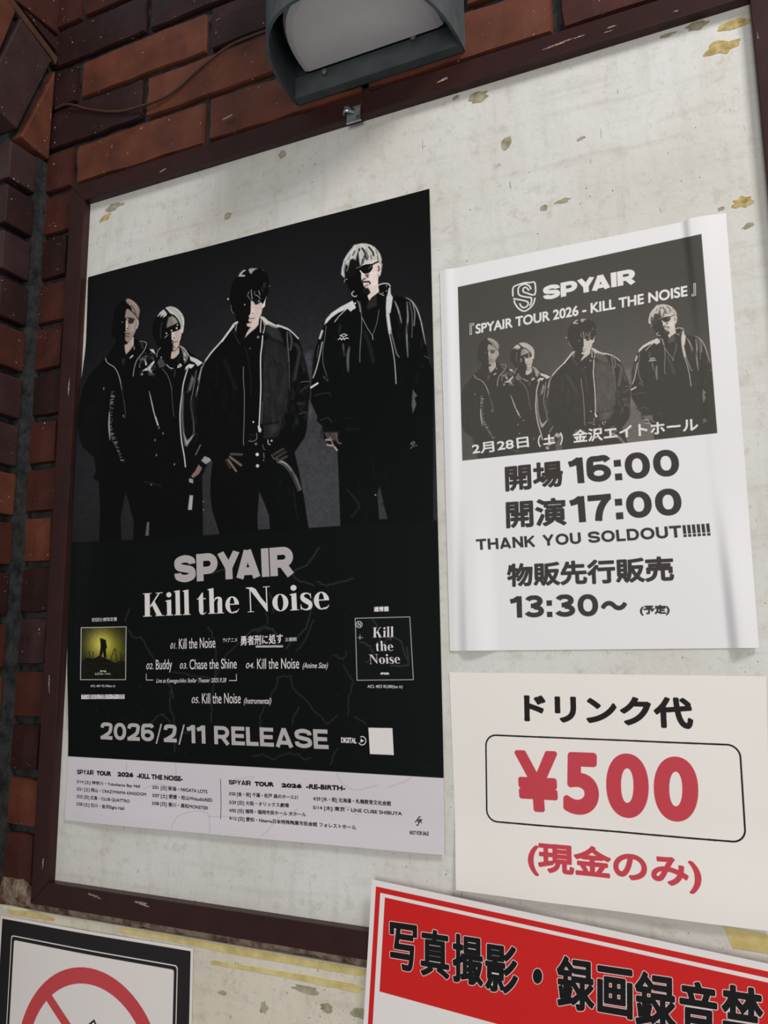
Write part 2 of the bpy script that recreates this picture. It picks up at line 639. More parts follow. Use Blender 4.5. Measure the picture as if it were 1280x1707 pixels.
for i, (x, y, w, h, rot) in enumerate([(932, 73, 25, 1.2, .05), (967, 61, 10, .9, .0), (1020, 45, 8, 1, .0), (1126, 19, 4, 1.5, .0), (1013, 53, 7, .7, 0), (115, 645, 1, 12, 0), (157, 1493, 9, 2, -.2),
                                       (236, 1506, 12, 3, -.1), (72, 1440, 1, 8, 0), (82, 1140, 1, 12, .1), (740, 133, 9, 2, .1), (1263, 60, .8, 6, 0), (380, 195, 8, 1.3, .2), (270, 285, 6, 1.2, .2)]):
    px_patch(x, y, w, h, 'chip', 80 + i, FY, nb, 'paint_chip', rot, 0.6)
# yellowed tape strips on the panel and the torn tape at the board's foot


def strip(pts, key, Y, parent, name='tape_strip', th=0.0006):
    q = [tuple(on_y(a, b, Y)[[0, 2]]) for a, b in pts]
    return add(name, prism(name, q, 'y', Y - th, Y + .0002), parent, M[key])


strip([(13, 1516), (60, 1520), (92, 1531), (91, 1535), (20, 1524)], 'tape', -.004, pan)
strip([(195, 1548), (215, 1548), (610, 1616), (618, 1628), (600, 1626), (400, 1592), (300, 1571), (196, 1553)], 'tape', -.004, pan)
strip([(352, 1602), (357, 1601), (500, 1624), (590, 1640), (608, 1650), (596, 1655), (560, 1646), (440, 1622), (354, 1607)], 'tape', -.004, pan)
for i, (x, y, w, h) in enumerate([(510, 1650, 22, 6), (545, 1680, 10, 7), (600, 1690, 14, 8), (372, 1655, 8, 4), (440, 1680, 6, 10)]):
    px_patch(x, y, w, h, 'peelgrey', 120 + i, -.004, pan, 'peeled_patch')
strip([(1205, 1543), (1290, 1560), (1290, 1590), (1222, 1580)], 'tape', 0.0, nb)

# ------------------------------------------------------------------ cable, lamp, clip
z1 = crop(2.844, 0, 0)
cp = smooth(z1((262, 517), (300, 498), (345, 497), (420, 518), (540, 530), (640, 512), (760, 470), (840, 420), (910, 355), (1000, 280), (1110, 205), (1290, 135)), n=5)
cpts = [tuple(on_y(a, b, -0.002)) for a, b in cp]
cab = add('cable', tube('cable', cpts, 0.0018, 8), None, M['cable'])
tag(cab, 'thin brown painted cable drooping across the upper left bricks', 'cable')

LX, LZ = 0.4505, 0.166


def dshape(hw, depth, y0, n=28, e=2.6):
    """D in plan: straight back on the wall, superelliptic front"""
    out = []
    for i in range(n + 1):
        a = math.pi * i / n
        c, s = math.cos(a), math.sin(a)
        x = hw * math.copysign(abs(c) ** (2 / e), c)
        y = y0 - depth * abs(s) ** (2 / e)
        out.append((LX + x, y))
    return out


lamp = empty('wall_lamp', (LX, 0.0, LZ), 'dark grey metal wall lamp with white diffuser above the notice board', 'lamp')
outer = dshape(0.113, 0.150, 0.002)
inner = dshape(0.1095, 0.1465, 0.002)
bm = bmesh.new()
n = len(outer)
zt = 0.40
O0 = [bm.verts.new((x, y, LZ)) for x, y in outer]
I0 = [bm.verts.new((x, y, LZ)) for x, y in inner]
O1 = [bm.verts.new((x, y, zt)) for x, y in outer]
I1 = [bm.verts.new((x, y, zt - .003)) for x, y in inner]
O2 = [bm.verts.new((LX + (x - LX) * .93, 0.002 + (y - .002) * .9, zt + .02)) for x, y in outer]
for i in range(n - 1):
    bm.faces.new((O0[i], O0[i + 1], I0[i + 1], I0[i]))
    bm.faces.new((O0[i], O1[i], O1[i + 1], O0[i + 1]))
    bm.faces.new((I0[i], I0[i + 1], I1[i + 1], I1[i]))
    bm.faces.new((O1[i], O2[i], O2[i + 1], O1[i + 1]))
bm.faces.new(O2)
bm.faces.new(I1)
bm.faces.new((O0[0], I0[0], I1[0], O1[0]))
bm.faces.new((O0[-1], O1[-1], I1[-1], I0[-1]))
add('hood', from_bm('hood', bm), lamp, M['hood'])
add('back_plate', prism('back_plate', [(.002, LZ - .001), (.002, .39), (-.006, .39), (-.006, LZ + .034), (-.0085, LZ + .03), (-.0085, LZ + .001)], 'x', LX - .110, LX + .110), lamp, M['hood'])
bm = bmesh.new()
rings = [(0.9, .1940), (0.97, .1960), (1.0, .2025), (1.0, .26), (1.0, .37)]
prev = None
for k, (s, z) in enumerate(rings):
    pts = [(LX + (x - LX) * s, -.013 + (y + .013) * s) for x, y in dshape(0.0950, 0.118, -0.014, 28, 2.3)]
    r_ = [bm.verts.new((x, y, z)) for x, y in pts]
    if prev:
        m_ = len(r_)
        for i in range(m_):
            bm.faces.new((prev[i], prev[(i + 1) % m_], r_[(i + 1) % m_], r_[i]))
    else:
        c_ = bm.verts.new((LX, -.065, .1920))
        for i in range(len(r_)):
            bm.faces.new((c_, r_[i], r_[(i + 1) % len(r_)]))
    prev = r_
bm.faces.new(prev)
add('diffuser', from_bm('diffuser', bm, False), lamp, M['glass'])
for (a, b) in ((541, 121), (689, 63)):
    p = on_y(a, b, -0.010)
    bm = bmesh.new()
    bmesh.ops.create_uvsphere(bm, u_segments=14, v_segments=8, radius=0.0042)
    for v in bm.verts:
        v.co.y *= 0.75
    bmesh.ops.create_cone(bm, cap_ends=True, segments=12, radius1=.0022, radius2=.0022, depth=.010, matrix=Matrix.Translation((0, .005, 0)) @ Matrix.Rotation(math.pi / 2, 4, 'X'))
    add('screw', from_bm('screw', bm, True), lamp, M['screw'], (p[0], p[1] - .0015, p[2]))

c0 = on_y(590, 189, FY)
clip = empty('metal_clip', tuple(c0), 'small shiny metal clip screwed to the top rail of the frame', 'clip')
cx0, cz0 = c0[0] + .001, c0[2]
add('base_plate', from_bm('base_plate', box_bm(cx0 - .0105, cx0 + .0095, FY - .0012, FY - .0001, cz0 - .0125, cz0 + .0085, .0003, 1)), clip, M['screw'])
add('side_flange', from_bm('side_flange', box_bm(cx0 + .0085, cx0 + .0095, FY - .0035, FY - .0001, cz0 - .0125, cz0 + .0085, .0002, 1)), clip, M['steel'])
add('lower_flange', from_bm('lower_flange', box_bm(cx0 - .0105, cx0 + .0095, FY - .0035, FY - .0001, cz0 - .0128, cz0 - .0120, .0002, 1)), clip, M['steel'])
vs_, fs = [], []
path = [(.001, -.0008), (-.001, -.004), (-.0035, -.0075), (-.007, -.0095), (-.0105, -.009), (-.0125, -.0065), (-.012, -.0035)]
path = smooth(path, n=3)
for i, (a, b) in enumerate(path):
    for zz in (0.0055, -0.0025):
        vs_.append((cx0 + a, FY + b, cz0 + zz))
for i in range(len(path) - 1):
    fs.append((2 * i, 2 * i + 2, 2 * i + 3, 2 * i + 1))
tab = add('curled_tab', mesh_from('curled_tab', vs_, fs, True), clip, M['steel'])
s_ = tab.modifiers.new('thick', 'SOLIDIFY')
s_.thickness = .0007
bm = bmesh.new()
bmesh.ops.create_cone(bm, cap_ends=True, segments=12, radius1=.0022, radius2=.0018, depth=.0012, matrix=Matrix.Rotation(math.pi / 2, 4, 'X'))
add('rivet', from_bm('rivet', bm), clip, M['steel'], (cx0 + .0045, FY - .0016, cz0 - .007))


# ------------------------------------------------------------------ paper surfaces (distance of the sheet from the wall plane)
def sstep(a, b, x):
    t = np.clip((x - a) / (b - a), 0, 1)   # also works falling, with b < a
    return t * t * (3 - 2 * t)


def surf_poster(x, z):
    x, z = np.asarray(x, float), np.asarray(z, float)
    lift = 0.0045 * np.exp(-((z + .728) / .022) ** 2) * (0.35 + .65 * np.sin(np.clip((x - .03) / .5, 0, 1) * 3.14) ** .6)
    lift = lift + 0.0016 * np.exp(-((z + .69) / .05) ** 2) * (np.sin(x * 31 - 1.0) * .5 + .5)
    top = 0.0012 * np.exp(-(z / .05) ** 2) * (np.sin(x * 24) * .5 + .5)
    lift = lift + 0.0098 * np.exp(-(np.clip(x, 0, 1) / .030) ** 2) * sstep(-.09, -.20, z) * sstep(-.66, -.50, z)
    return -(0.0011 + lift + top + 0.0004 * np.sin(x * 17 + z * 9))


def surf_notice(x, z):
    x, z = np.asarray(x, float), np.asarray(z, float)
    u, v = x - .5264, -.1005 - z
    b = sstep(.22, .42, v)
    l = .0018 * np.exp(-((u - .009) / .006) ** 2) * (1 - .5 * b)
    l = l + .0055 * b * (sstep(.010, .024, u) - sstep(.030, .056, u))
    cu = .2565 + .010 * v / .42
    l = l + .0040 * (np.exp(-(v / .085) ** 2) + .12) * sstep(cu, cu + .007, u) * (1 - sstep(cu + .012, .305, u))
    l = l + .0065 * sstep(.26, .40, v) * sstep(cu + .002, cu + .012, u) * (1 - .75 * sstep(cu + .014, .30, u))
    l = l + .0004 * np.sin(v * 30) * np.sin(u * 16)
    return -(.0010 + l)


def surf_drink(x, z):
    x, z = np.asarray(x, float), np.asarray(z, float)
    v = -.543 - z
    return -(.0009 + .0050 * sstep(.13, .215, v) + .0006 * np.sin(x * 44) * sstep(.0, .1, v))


def surf_red(x, z):
    return -0.0150 + 0 * np.asarray(x, float)


def surf_smoke(x, z):
    x, z = np.asarray(x, float), np.asarray(z, float)
    return -(.0055 + .0018 * np.sin(np.clip((x + .09) / .3, 0, 1) * 3.14) ** 2)


def onsurf(x, y, S):
    Y = -0.001
    for _ in range(4):
        p = on_y(x, y, Y)
        Y = float(S(p[0], p[2]))
    return on_y(x, y, Y)[[0, 2]]


def sheet(name, corners, S, nu, nv, parent, material, th=0.00022, closed=True):
    """corners TL, TR, BL, BR in (x, z)"""
    TL, TR, BL, BR = [np.array(c, float) for c in corners]
    vs_, fs, uv = [], [], []
    for j in range(nv + 1):
        v = j / nv
        for i in range(nu + 1):
            u = i / nu
            p = (TL * (1 - u) + TR * u) * (1 - v) + (BL * (1 - u) + BR * u) * v
            vs_.append((p[0], float(S(p[0], p[1])), p[1]))
            uv.append((u, 1 - v))
    n0 = len(vs_)
    vs_ += [(x, y + th, z) for x, y, z in vs_]
    uv += uv[:]
    for j in range(nv):
        for i in range(nu):
            a = j * (nu + 1) + i
            fs.append((a, a + nu + 1, a + nu + 2, a + 1))
            fs.append((n0 + a, n0 + a + 1, n0 + a + nu + 2, n0 + a + nu + 1))
    nf = len(fs)
    rim = [i for i in range(nu + 1)] + [j * (nu + 1) + nu for j in range(1, nv + 1)] + [nv * (nu + 1) + i for i in range(nu - 1, -1, -1)] + [j * (nu + 1) for j in range(nv - 1, 0, -1)]
    k0 = len(vs_)
    for r_ in rim:
        vs_ += [vs_[r_], vs_[n0 + r_]]
        uv += [uv[r_], uv[r_]]
    m_ = len(rim)
    for i in range(m_):
        a, b_ = k0 + 2 * i, k0 + 2 * ((i + 1) % m_)
        fs.append((a, b_, b_ + 1, a + 1))
    me = mesh_from(name, vs_, fs)
    for i, p in enumerate(me.polygons):
        p.use_smooth = i < nf
    ul = me.uv_layers.new(name='UVMap')
    for lp in me.loops:
        ul.data[lp.index].uv = uv[lp.vertex_index]
    return add(name, me, parent, material)


# ------------------------------------------------------------------ flat print: outlines -> meshes lying on a sheet
class Ink:
    """one printed colour: shapes given in wall coordinates (x, z) are set into the sheet's picture"""
    SS = 3

    def __init__(self, S, cv=None):
        self.S, self.cv, self.v, self.f = S, cv, [], []
        self.free = cv is None
        if cv:
            self.m = np.zeros((cv.h * self.SS, cv.w * self.SS), bool)

    def tex(self, P):
        """(x, z) -> supersampled texel coordinates, inverting the sheet's bilinear layout"""
        TL, TR, BL, BR = self.cv.corners
        u = np.full(len(P), .5)
        v = np.full(len(P), .5)
        for _ in range(5):
            u_, v_ = u[:, None], v[:, None]
            F = (TL * (1 - u_) + TR * u_) * (1 - v_) + (BL * (1 - u_) + BR * u_) * v_ - P
            du = (TR - TL) * (1 - v_) + (BR - BL) * v_
            dv = (BL - TL) * (1 - u_) + (BR - TR) * u_
            det = du[:, 0] * dv[:, 1] - du[:, 1] * dv[:, 0]
            u = u - (F[:, 0] * dv[:, 1] - F[:, 1] * dv[:, 0]) / det
            v = v - (du[:, 0] * F[:, 1] - du[:, 1] * F[:, 0]) / det
        return np.stack([u * self.cv.w * self.SS, v * self.cv.h * self.SS], 1)

    def edges_fill(self, T, E_):
        """even-odd fill of a closed set of edges (texel coordinates)"""
        H_, W_ = self.m.shape
        x0, y0 = np.floor(T.min(0)).astype(int) - 1
        x1, y1 = np.ceil(T.max(0)).astype(int) + 2
        x0, y0, x1, y1 = max(x0, 0), max(y0, 0), min(x1, W_), min(y1, H_)
        if x1 <= x0 or y1 <= y0:
            return
        par = np.zeros((y1 - y0, x1 - x0 + 1), np.int32)
        for a, b in E_:
            ax, ay = T[a]
            bx, by = T[b]
            if ay > by:
                ax, ay, bx, by = bx, by, ax, ay
            r0, r1 = max(int(math.ceil(ay - .5)), y0), min(int(math.ceil(by - .5)), y1)
            if r1 <= r0:
                continue
            rows = np.arange(r0, r1)
            xs = ax + (rows + .5 - ay) * (bx - ax) / (by - ay)
            c = np.clip(np.ceil(xs - .5).astype(int) - x0, 0, x1 - x0)
            np.add.at(par, (rows - y0, c), 1)
        self.m[y0:y1, x0:x1] |= (np.cumsum(par, 1)[:, :-1] & 1).astype(bool)

    def fat(self, T, E_, r):
        H_, W_ = self.m.shape
        for a, b in E_:
            ax, ay = T[a]
            bx, by = T[b]
            x0, x1 = max(int(min(ax, bx) - r - 1), 0), min(int(max(ax, bx) + r + 2), W_)
            y0, y1 = max(int(min(ay, by) - r - 1), 0), min(int(max(ay, by) + r + 2), H_)
            if x1 <= x0 or y1 <= y0:
                continue
            X = np.arange(x0, x1)[None, :] + .5 - ax
            Y = np.arange(y0, y1)[:, None] + .5 - ay
            dx, dy = bx - ax, by - ay
            l2 = dx * dx + dy * dy + 1e-9
            t = np.clip((X * dx + Y * dy) / l2, 0, 1)
            self.m[y0:y1, x0:x1] |= (X - t * dx) ** 2 + (Y - t * dy) ** 2 < r * r

    def raw(self, pts, faces, de=0.0):
        P = np.array(pts, float)
        if self.free:
            b = len(self.v)
            self.v += [(p[0], 0, p[1]) for p in P]
            self.f += [tuple(b + i for i in f) for f in faces]
            return
        T = self.tex(P)
        for f in faces:
            q = T[list(f)]
            n = len(f)
            self.edges_fill(q, [(i, (i + 1) % n) for i in range(n)])

    def poly(self, pts, de=0.0):
        self.raw(pts, [tuple(range(len(pts)))], de)

    def px(self, pts, de=0.0):
        self.poly([onsurf(a, b, self.S) for a, b in pts], de)

    def ink(self, col, op=1.0):
        s = self.SS
        a = self.m.reshape(self.cv.h, s, self.cv.w, s).mean((1, 3), dtype=np.float32)[..., None] * op
        self.cv.img = self.cv.img * (1 - a) + np.array(col, np.float32) * a
        self.m[:] = False

    def line(self, pts, w, closed=False, de=0.0):
        """mitred ribbon through world pts"""
        p = [np.array(q, float) for q in pts]
        if closed and np.linalg.norm(p[0] - p[-1]) < 1e-9:
            p = p[:-1]
        m = len(p)
        L_, R_ = [], []
        for i in range(m):
            a = p[i - 1] if (i > 0 or closed) else None
            b = p[(i + 1) % m] if (i < m - 1 or closed) else None
            d1 = (p[i] - a) / max(np.linalg.norm(p[i] - a), 1e-9) if a is not None else None
            d2 = (b - p[i]) / max(np.linalg.norm(b - p[i]), 1e-9) if b is not None else None
            if d1 is None:
                d1 = d2
            if d2 is None:
                d2 = d1
            n1 = np.array([-d1[1], d1[0]])
            n2 = np.array([-d2[1], d2[0]])
            nn = n1 + n2
            l_ = np.linalg.norm(nn)
            nn = nn / l_ if l_ > 1e-6 else n1
            k = w / 2 / max(0.35, float(nn @ n1))
            L_.append(p[i] + nn * k)
            R_.append(p[i] - nn * k)
        fs = [(i, i + 1, m + i + 1, m + i) for i in range(m - 1)]
        if closed:
            fs.append((m - 1, 0, m, 2 * m - 1))
        self.raw(L_ + R_, fs, de)

    def pxline(self, pts, w, closed=False, de=0.0):
        self.line([onsurf(a, b, self.S) for a, b in pts], w, closed, de)


_tx = {}


def text_mesh(body, space=1.0):
    if (body, space) in _tx:
        return _tx[(body, space)]
    cu = bpy.data.curves.new('t', 'FONT')
    cu.body = body
    cu.size = 1.0
    cu.space_character = space
    cu.resolution_u = 10
    ob = bpy.data.objects.new('t', cu)
    COL.objects.link(ob)
    dg = bpy.context.evaluated_depsgraph_get()
    me = ob.evaluated_get(dg).to_mesh()
    V = np.array([v.co[:2] for v in me.vertices])
    F = [tuple(p.vertices) for p in me.polygons]
    cnt = {}
    for f in F:
        for i in range(len(f)):
            e = (f[i], f[(i + 1) % len(f)])
            k = (min(e), max(e))
            cnt[k] = cnt.get(k, 0) + 1
    E_ = [k for k, c in cnt.items() if c == 1]
    ob.evaluated_get(dg).to_mesh_clear()
    bpy.data.objects.remove(ob)
    bpy.data.curves.remove(cu)
    _tx[(body, space)] = (V, F, E_)
    return V, F, E_


CAP = None


def frame_of(ink, TL, BL, R, top):
    o = onsurf(*BL, ink.S)
    t = onsurf(*TL, ink.S)
    r = onsurf(*R, ink.S)
    v = t - o
    u = (r - t) if top else (r - o)
    return o, u, v


def text(ink, body, TL, BL, R, top=False, bold=0.0, cap=False, de=0.0, space=1.0, grow=0.0):
    """ink's visible extent: top-left, bottom-left, right end (on the top or the base line), in photo pixels"""
    global CAP
    if CAP is None:
        CAP = float(text_mesh('H')[0][:, 1].max())
    V, F, E_ = text_mesh(body, space)
    o, u, v = frame_of(ink, TL, BL, R, top)
    x0, x1 = V[:, 0].min(), V[:, 0].max()
    y0, y1 = (0.0, CAP) if cap else (V[:, 1].min(), V[:, 1].max())
    A = (V[:, 0] - x0) / (x1 - x0)
    B = (V[:, 1] - y0) / (y1 - y0)
    if bold:                       # keep the fattened outline inside the same extent
        ku = bold / np.linalg.norm(u)
        kv = bold / np.linalg.norm(v)
        A = ku + A * (1 - 2 * ku)
        B = kv + B * (1 - 2 * kv)
    P = o + A[:, None] * u + B[:, None] * v
    T = ink.tex(P)
    ink.edges_fill(T, E_)
    if bold:
        TL_, TR_ = ink.cv.corners[0], ink.cv.corners[1]
        ink.fat(T, E_, (bold + grow) * ink.cv.w * ink.SS / np.linalg.norm(TR_ - TL_))


# heavy grotesque drawn as strokes; x and y in units of cap height
def grot(t):
    h = t / 2

    def arc(cx, cy, rx, ry, a0, a1, n=22, e=2.08):
        out = []
        for i in range(n + 1):
            a = math.radians(a0 + (a1 - a0) * i / n)
            c, s = math.cos(a), math.sin(a)
            out.append((cx + rx * math.copysign(abs(c) ** (2 / e), c), cy + ry * math.copysign(abs(s) ** (2 / e), s)))
        return out

    def S(w):
        q = [(1, .72), (.93, .90), (.5, 1), (.07, .91), (0, .74), (.10, .585), (.5, .50), (.90, .415), (1, .26), (.93, .09), (.5, 0), (.06, .10), (0, .29)]
        return [smooth([(h + a * (w - t), h + b * (1 - t)) for a, b in q], n=4)]

    def bowl(x1, y0, y1, x0=0.0):
        r = (y1 - y0) / 2
        return [(x0, y1)] + arc(x1 - r * 1.05, (y0 + y1) / 2, r * 1.05, r, 90, -90, 12) + [(x0, y0)]
    g = {
        'S': (.86, S(.86)),
        'P': (.84, [[(h, 0), (h, 1)], bowl(.84 - h, .38, 1 - h, h)]),
        'R': (.88, [[(h, 0), (h, 1)], bowl(.84 - h, .42, 1 - h, h), [(.46, .40), (.88 - h * 1.05, 0)]]),
        'Y': (.92, [[(h * 1.1, 1), (.46, .42)], [(.92 - h * 1.1, 1), (.46, .42)], [(.46, .48), (.46, 0)]]),
        'A': (.94, [[(h * 1.1, 0), (.47, 1)], [(.94 - h * 1.1, 0), (.47, 1)], [(.25, .24), (.69, .24)]]),
        'I': (t, [[(h, 0), (h, 1)]]),
        'E': (.72, [[(h, 0), (h, 1)], [(0, 1 - h), (.72, 1 - h)], [(0, .5), (.68, .5)], [(0, h), (.73, h)]]),
        'L': (.66, [[(h, 0), (h, 1)], [(0, h), (.66, h)]]),
        'O': (.98, [arc(.49, .5, .49 - h, .5 - h, 90, 450, 28, 2.15)]),
        '0': (.78, [arc(.39, .5, .39 - h, .5 - h, 90, 450, 28, 2.2)]),
        '1': (.50, [[(.50 - h, 0), (.50 - h, 1)], [(.03, .76), (.20, .80), (.50 - h, .985 - h * .3)]]),
        '2': (.76, [smooth([(h, .68), (h + .05, .90 - h * .4), (.38, 1 - h), (.74 - h, .88 - h * .3), (.75 - h, .66), (.56, .42), (.28, .22), (h * .9, h)], n=4), [(0, h), (.76, h)]]),
        '3': (.78, [arc(.38, .745, .36 - h, .255 - h + .03, 165, -90, 16), arc(.38, .29, .40 - h, .29 - h, 90, -165, 18), [(.26, .535), (.42, .535)]]),
        '5': (.76, [[(.70, 1 - h), (.14, 1 - h)], [(.09 + h, 1), (.05 + h, .42)], arc(.37, .325, .39 - h, .325 - h, 128, -152, 18)]),
        '6': (.78, [arc(.39, .335, .39 - h, .335 - h, 90, 450, 24), smooth([(.70, .78), (.60, .93 - h * .3), (.40, 1 - h), (.16, .86), (h, .56), (h, .32)], n=4)]),
        '7': (.74, [[(0, 1 - h), (.74, 1 - h)], smooth([(.72 - h * .6, 1 - h), (.45, .60), (.34, .3), (.30, 0)], n=4)]),
        ':': (t * 1.1, [[(h * 1.1, 0), (h * 1.1, t * 1.15)], [(h * 1.1, .52), (h * 1.1, .52 + t * 1.15)]]),
        '/': (.42, [[(.05, -.12), (.37, 1.04)]]),
        'T': (.82, [[(0, 1 - h), (.82, 1 - h)], [(.41, 0), (.41, 1)]]),
        'H': (.84, [[(h, 0), (h, 1)], [(.84 - h, 0), (.84 - h, 1)], [(0, .52), (.84, .52)]]),
        'N': (.84, [[(h, 0), (h, 1)], [(.84 - h, 0), (.84 - h, 1)], [(h, 1 - h * .6), (.84 - h, h * .6)]]),
        'K': (.86, [[(h, 0), (h, 1)], [(h, .36), (.80 - h * .5, 1)], [(.34, .56), (.86 - h * 1.1, 0)]]),
        'U': (.82, [[(h, 1), (h, .4)] + arc(.41, .36, .41 - h, .36 - h, 180, 360, 14)[1:-1] + [(.82 - h, .4), (.82 - h, 1)]]),
        'D': (.86, [[(h, 0), (h, 1)], [(h, 1 - h)] + arc(.42, .5, .44 - h, .5 - h, 90, -90, 16) + [(h, h)]]),
        '!': (t, [[(h, .27), (h, 1)], [(h, 0), (h, t)]]),
        '-': (.4, [[(0, .4), (.4, .4)]]),
        ' ': (.34, []),
    }
    return g


def grotesque(ink, body, TL, BL, R, top=False, t=.21, gap=.085, de=0.0, kern=None, tw=None):
    g = grot(t)
    x, items = 0.0, []
    for i, ch in enumerate(body):
        w, st = g[ch]
        if kern and body[max(0, i - 1):i + 1] in kern:
            x += kern[body[max(0, i - 1):i + 1]]
        items.append((x, st, t if not (ch == '/') else t * .42))
        x += w + gap
    x -= gap
    o, u, v = frame_of(ink, TL, BL, R, top)
    n = 0
    for x0, st, w in items:
        for s in st:
            tmp = Ink(None)
            closed = len(s) > 10 and np.linalg.norm(np.array(s[0]) - np.array(s[-1])) < 1e-6
            tmp.line([(x0 + a, b) for a, b in s], w, closed)
            P = np.array([(a, c) for a, _, c in tmp.v])
            P[:, 1] = np.clip(P[:, 1], -.12, 1.02)
            W = o + (P[:, :1] / x) * u + P[:, 1:] * v
            ink.raw(W, tmp.f, de + n * 2e-7)
            n += 1


# bold high-contrast serif
def serif_glyphs():
    def ring(cx, cy, ro, rO, ri, rI, a0=0, a1=360, n=26):
        o_, i_ = [], []
        for k in range(n + 1):
            a = math.radians(a0 + (a1 - a0) * k / n)
            o_.append((cx + ro * math.cos(a), cy + rO * math.sin(a)))
            i_.append((cx + ri * math.cos(a), cy + rI * math.sin(a)))
        return [(o_ + i_, [(k, k + 1, n + 2 + k, n + 1 + k) for k in range(n)])]

    def P(*p):
        return [(list(p), [tuple(range(len(p)))])]

    def R(x0, x1, y0, y1):
        return P((x0, y0), (x1, y0), (x1, y1), (x0, y1))

    def stem(x, w, top, flag=True, foot=True):
        s = R(x, x + w, 0, top)
        if flag:
            s += P((x - .09, top - .035), (x + w, top + .02), (x + w, top - .10), (x, top - .085))
        if foot:
            s += R(x - .07, x + w + .07, 0, .035)
        return s

    def sw(pts, ws):
        p = smooth(pts, n=5)
        q = smooth([(a, 0) for a in ws], n=5)
        L_, R_ = [], []
        m = len(p)
        for i in range(m):
            d = p[min(i + 1, m - 1)] - p[max(i - 1, 0)]
            d = d / np.linalg.norm(d)
            nn = np.array([-d[1], d[0]]) * q[i][0] / 2
            L_.append(tuple(p[i] + nn))
            R_.append(tuple(p[i] - nn))
        return [(L_ + R_, [(i, i + 1, m + i + 1, m + i) for i in range(m - 1)])]
    X = .66
    g = {}
    g['K'] = (.98, R(.08, .32, 0, 1) + R(0, .40, 0, .035) + R(0, .40, .965, 1) + P((.32, .44), (.36, .38), (.80, .98), (.72, .98)) + R(.60, .92, .965, 1)
              + P((.40, .52), (.52, .68), (.90, .0), (.64, .0)) + R(.56, .98, 0, .035))
    g['i'] = (.36, stem(.09, .20, X) + ring(.19, .88, .12, .115, 0.0, 0.0))
    g['l'] = (.36, stem(.09, .20, 1.04))
    g['t'] = (.42, P((.08, .12), (.28, .10), (.28, .90), (.24, .90), (.08, .70)) + R(0, .40, X - .045, X) + sw([(.18, .14), (.20, .05), (.30, .02), (.40, .09)], [.19, .14, .05, .02]))
    g['h'] = (.74, stem(.09, .20, 1.04) + P((.44, 0), (.64, 0), (.64, .46), (.44, .46)) + sw([(.29, .50), (.36, .62), (.47, .645), (.55, .58), (.54, .42)], [.03, .06, .10, .17, .20]) + R(.38, .71, 0, .035))
    g['e'] = (.60, ring(.29, .33, .29, .345, .10, .30, 0, 300) + R(.10, .56, .33, .375) + P((.44, .33), (.58, .33), (.56, .48), (.46, .56)) + sw([(.40, .03), (.50, .07), (.57, .17)], [.09, .05, .015]))
    g['N'] = (1.02, R(.14, .19, 0, 1) + R(.04, .30, 0, .035) + P((.0, 1), (.26, 1), (.86, 0), (.82, 0), (.14, .92), (.0, .965)) + P((.26, 1), (.86, .0), (.84, .28), (.62, .55), (.40, .92)) + R(.81, .86, 0, 1) + R(.70, .98, .965, 1))
    g['o'] = (.64, ring(.32, .33, .32, .345, .115, .31))
    g['s'] = (.52, sw([(.44, .50), (.40, .60), (.27, .645), (.13, .58), (.14, .44), (.27, .34), (.40, .24), (.40, .09), (.25, .01), (.10, .06), (.04, .18)],
                      [.03, .05, .06, .13, .18, .20, .18, .13, .06, .05, .02]) + P((.42, .64), (.45, .64), (.46, .44), (.43, .44)) + P((.03, .0), (.06, .0), (.07, .22), (.04, .22)))
    g[' '] = (.22, [])
    return g


def serif(ink, body, TL, BL, R, top=False, gap=.035, de=0.0):
    g = serif_glyphs()
    x, items = 0.0, []
    for ch in body:
        w, sh = g[ch]
        items.append((x, sh))
        x += w + gap
    x -= gap
    o, u, v = frame_of(ink, TL, BL, R, top)
    n = 0
    for x0, sh in items:
        for pts, fs in sh:
            W = [o + (x0 + a) / x * u + b * v for a, b in pts]
            ink.raw(W, fs, de + n * 2e-7)
            n += 1


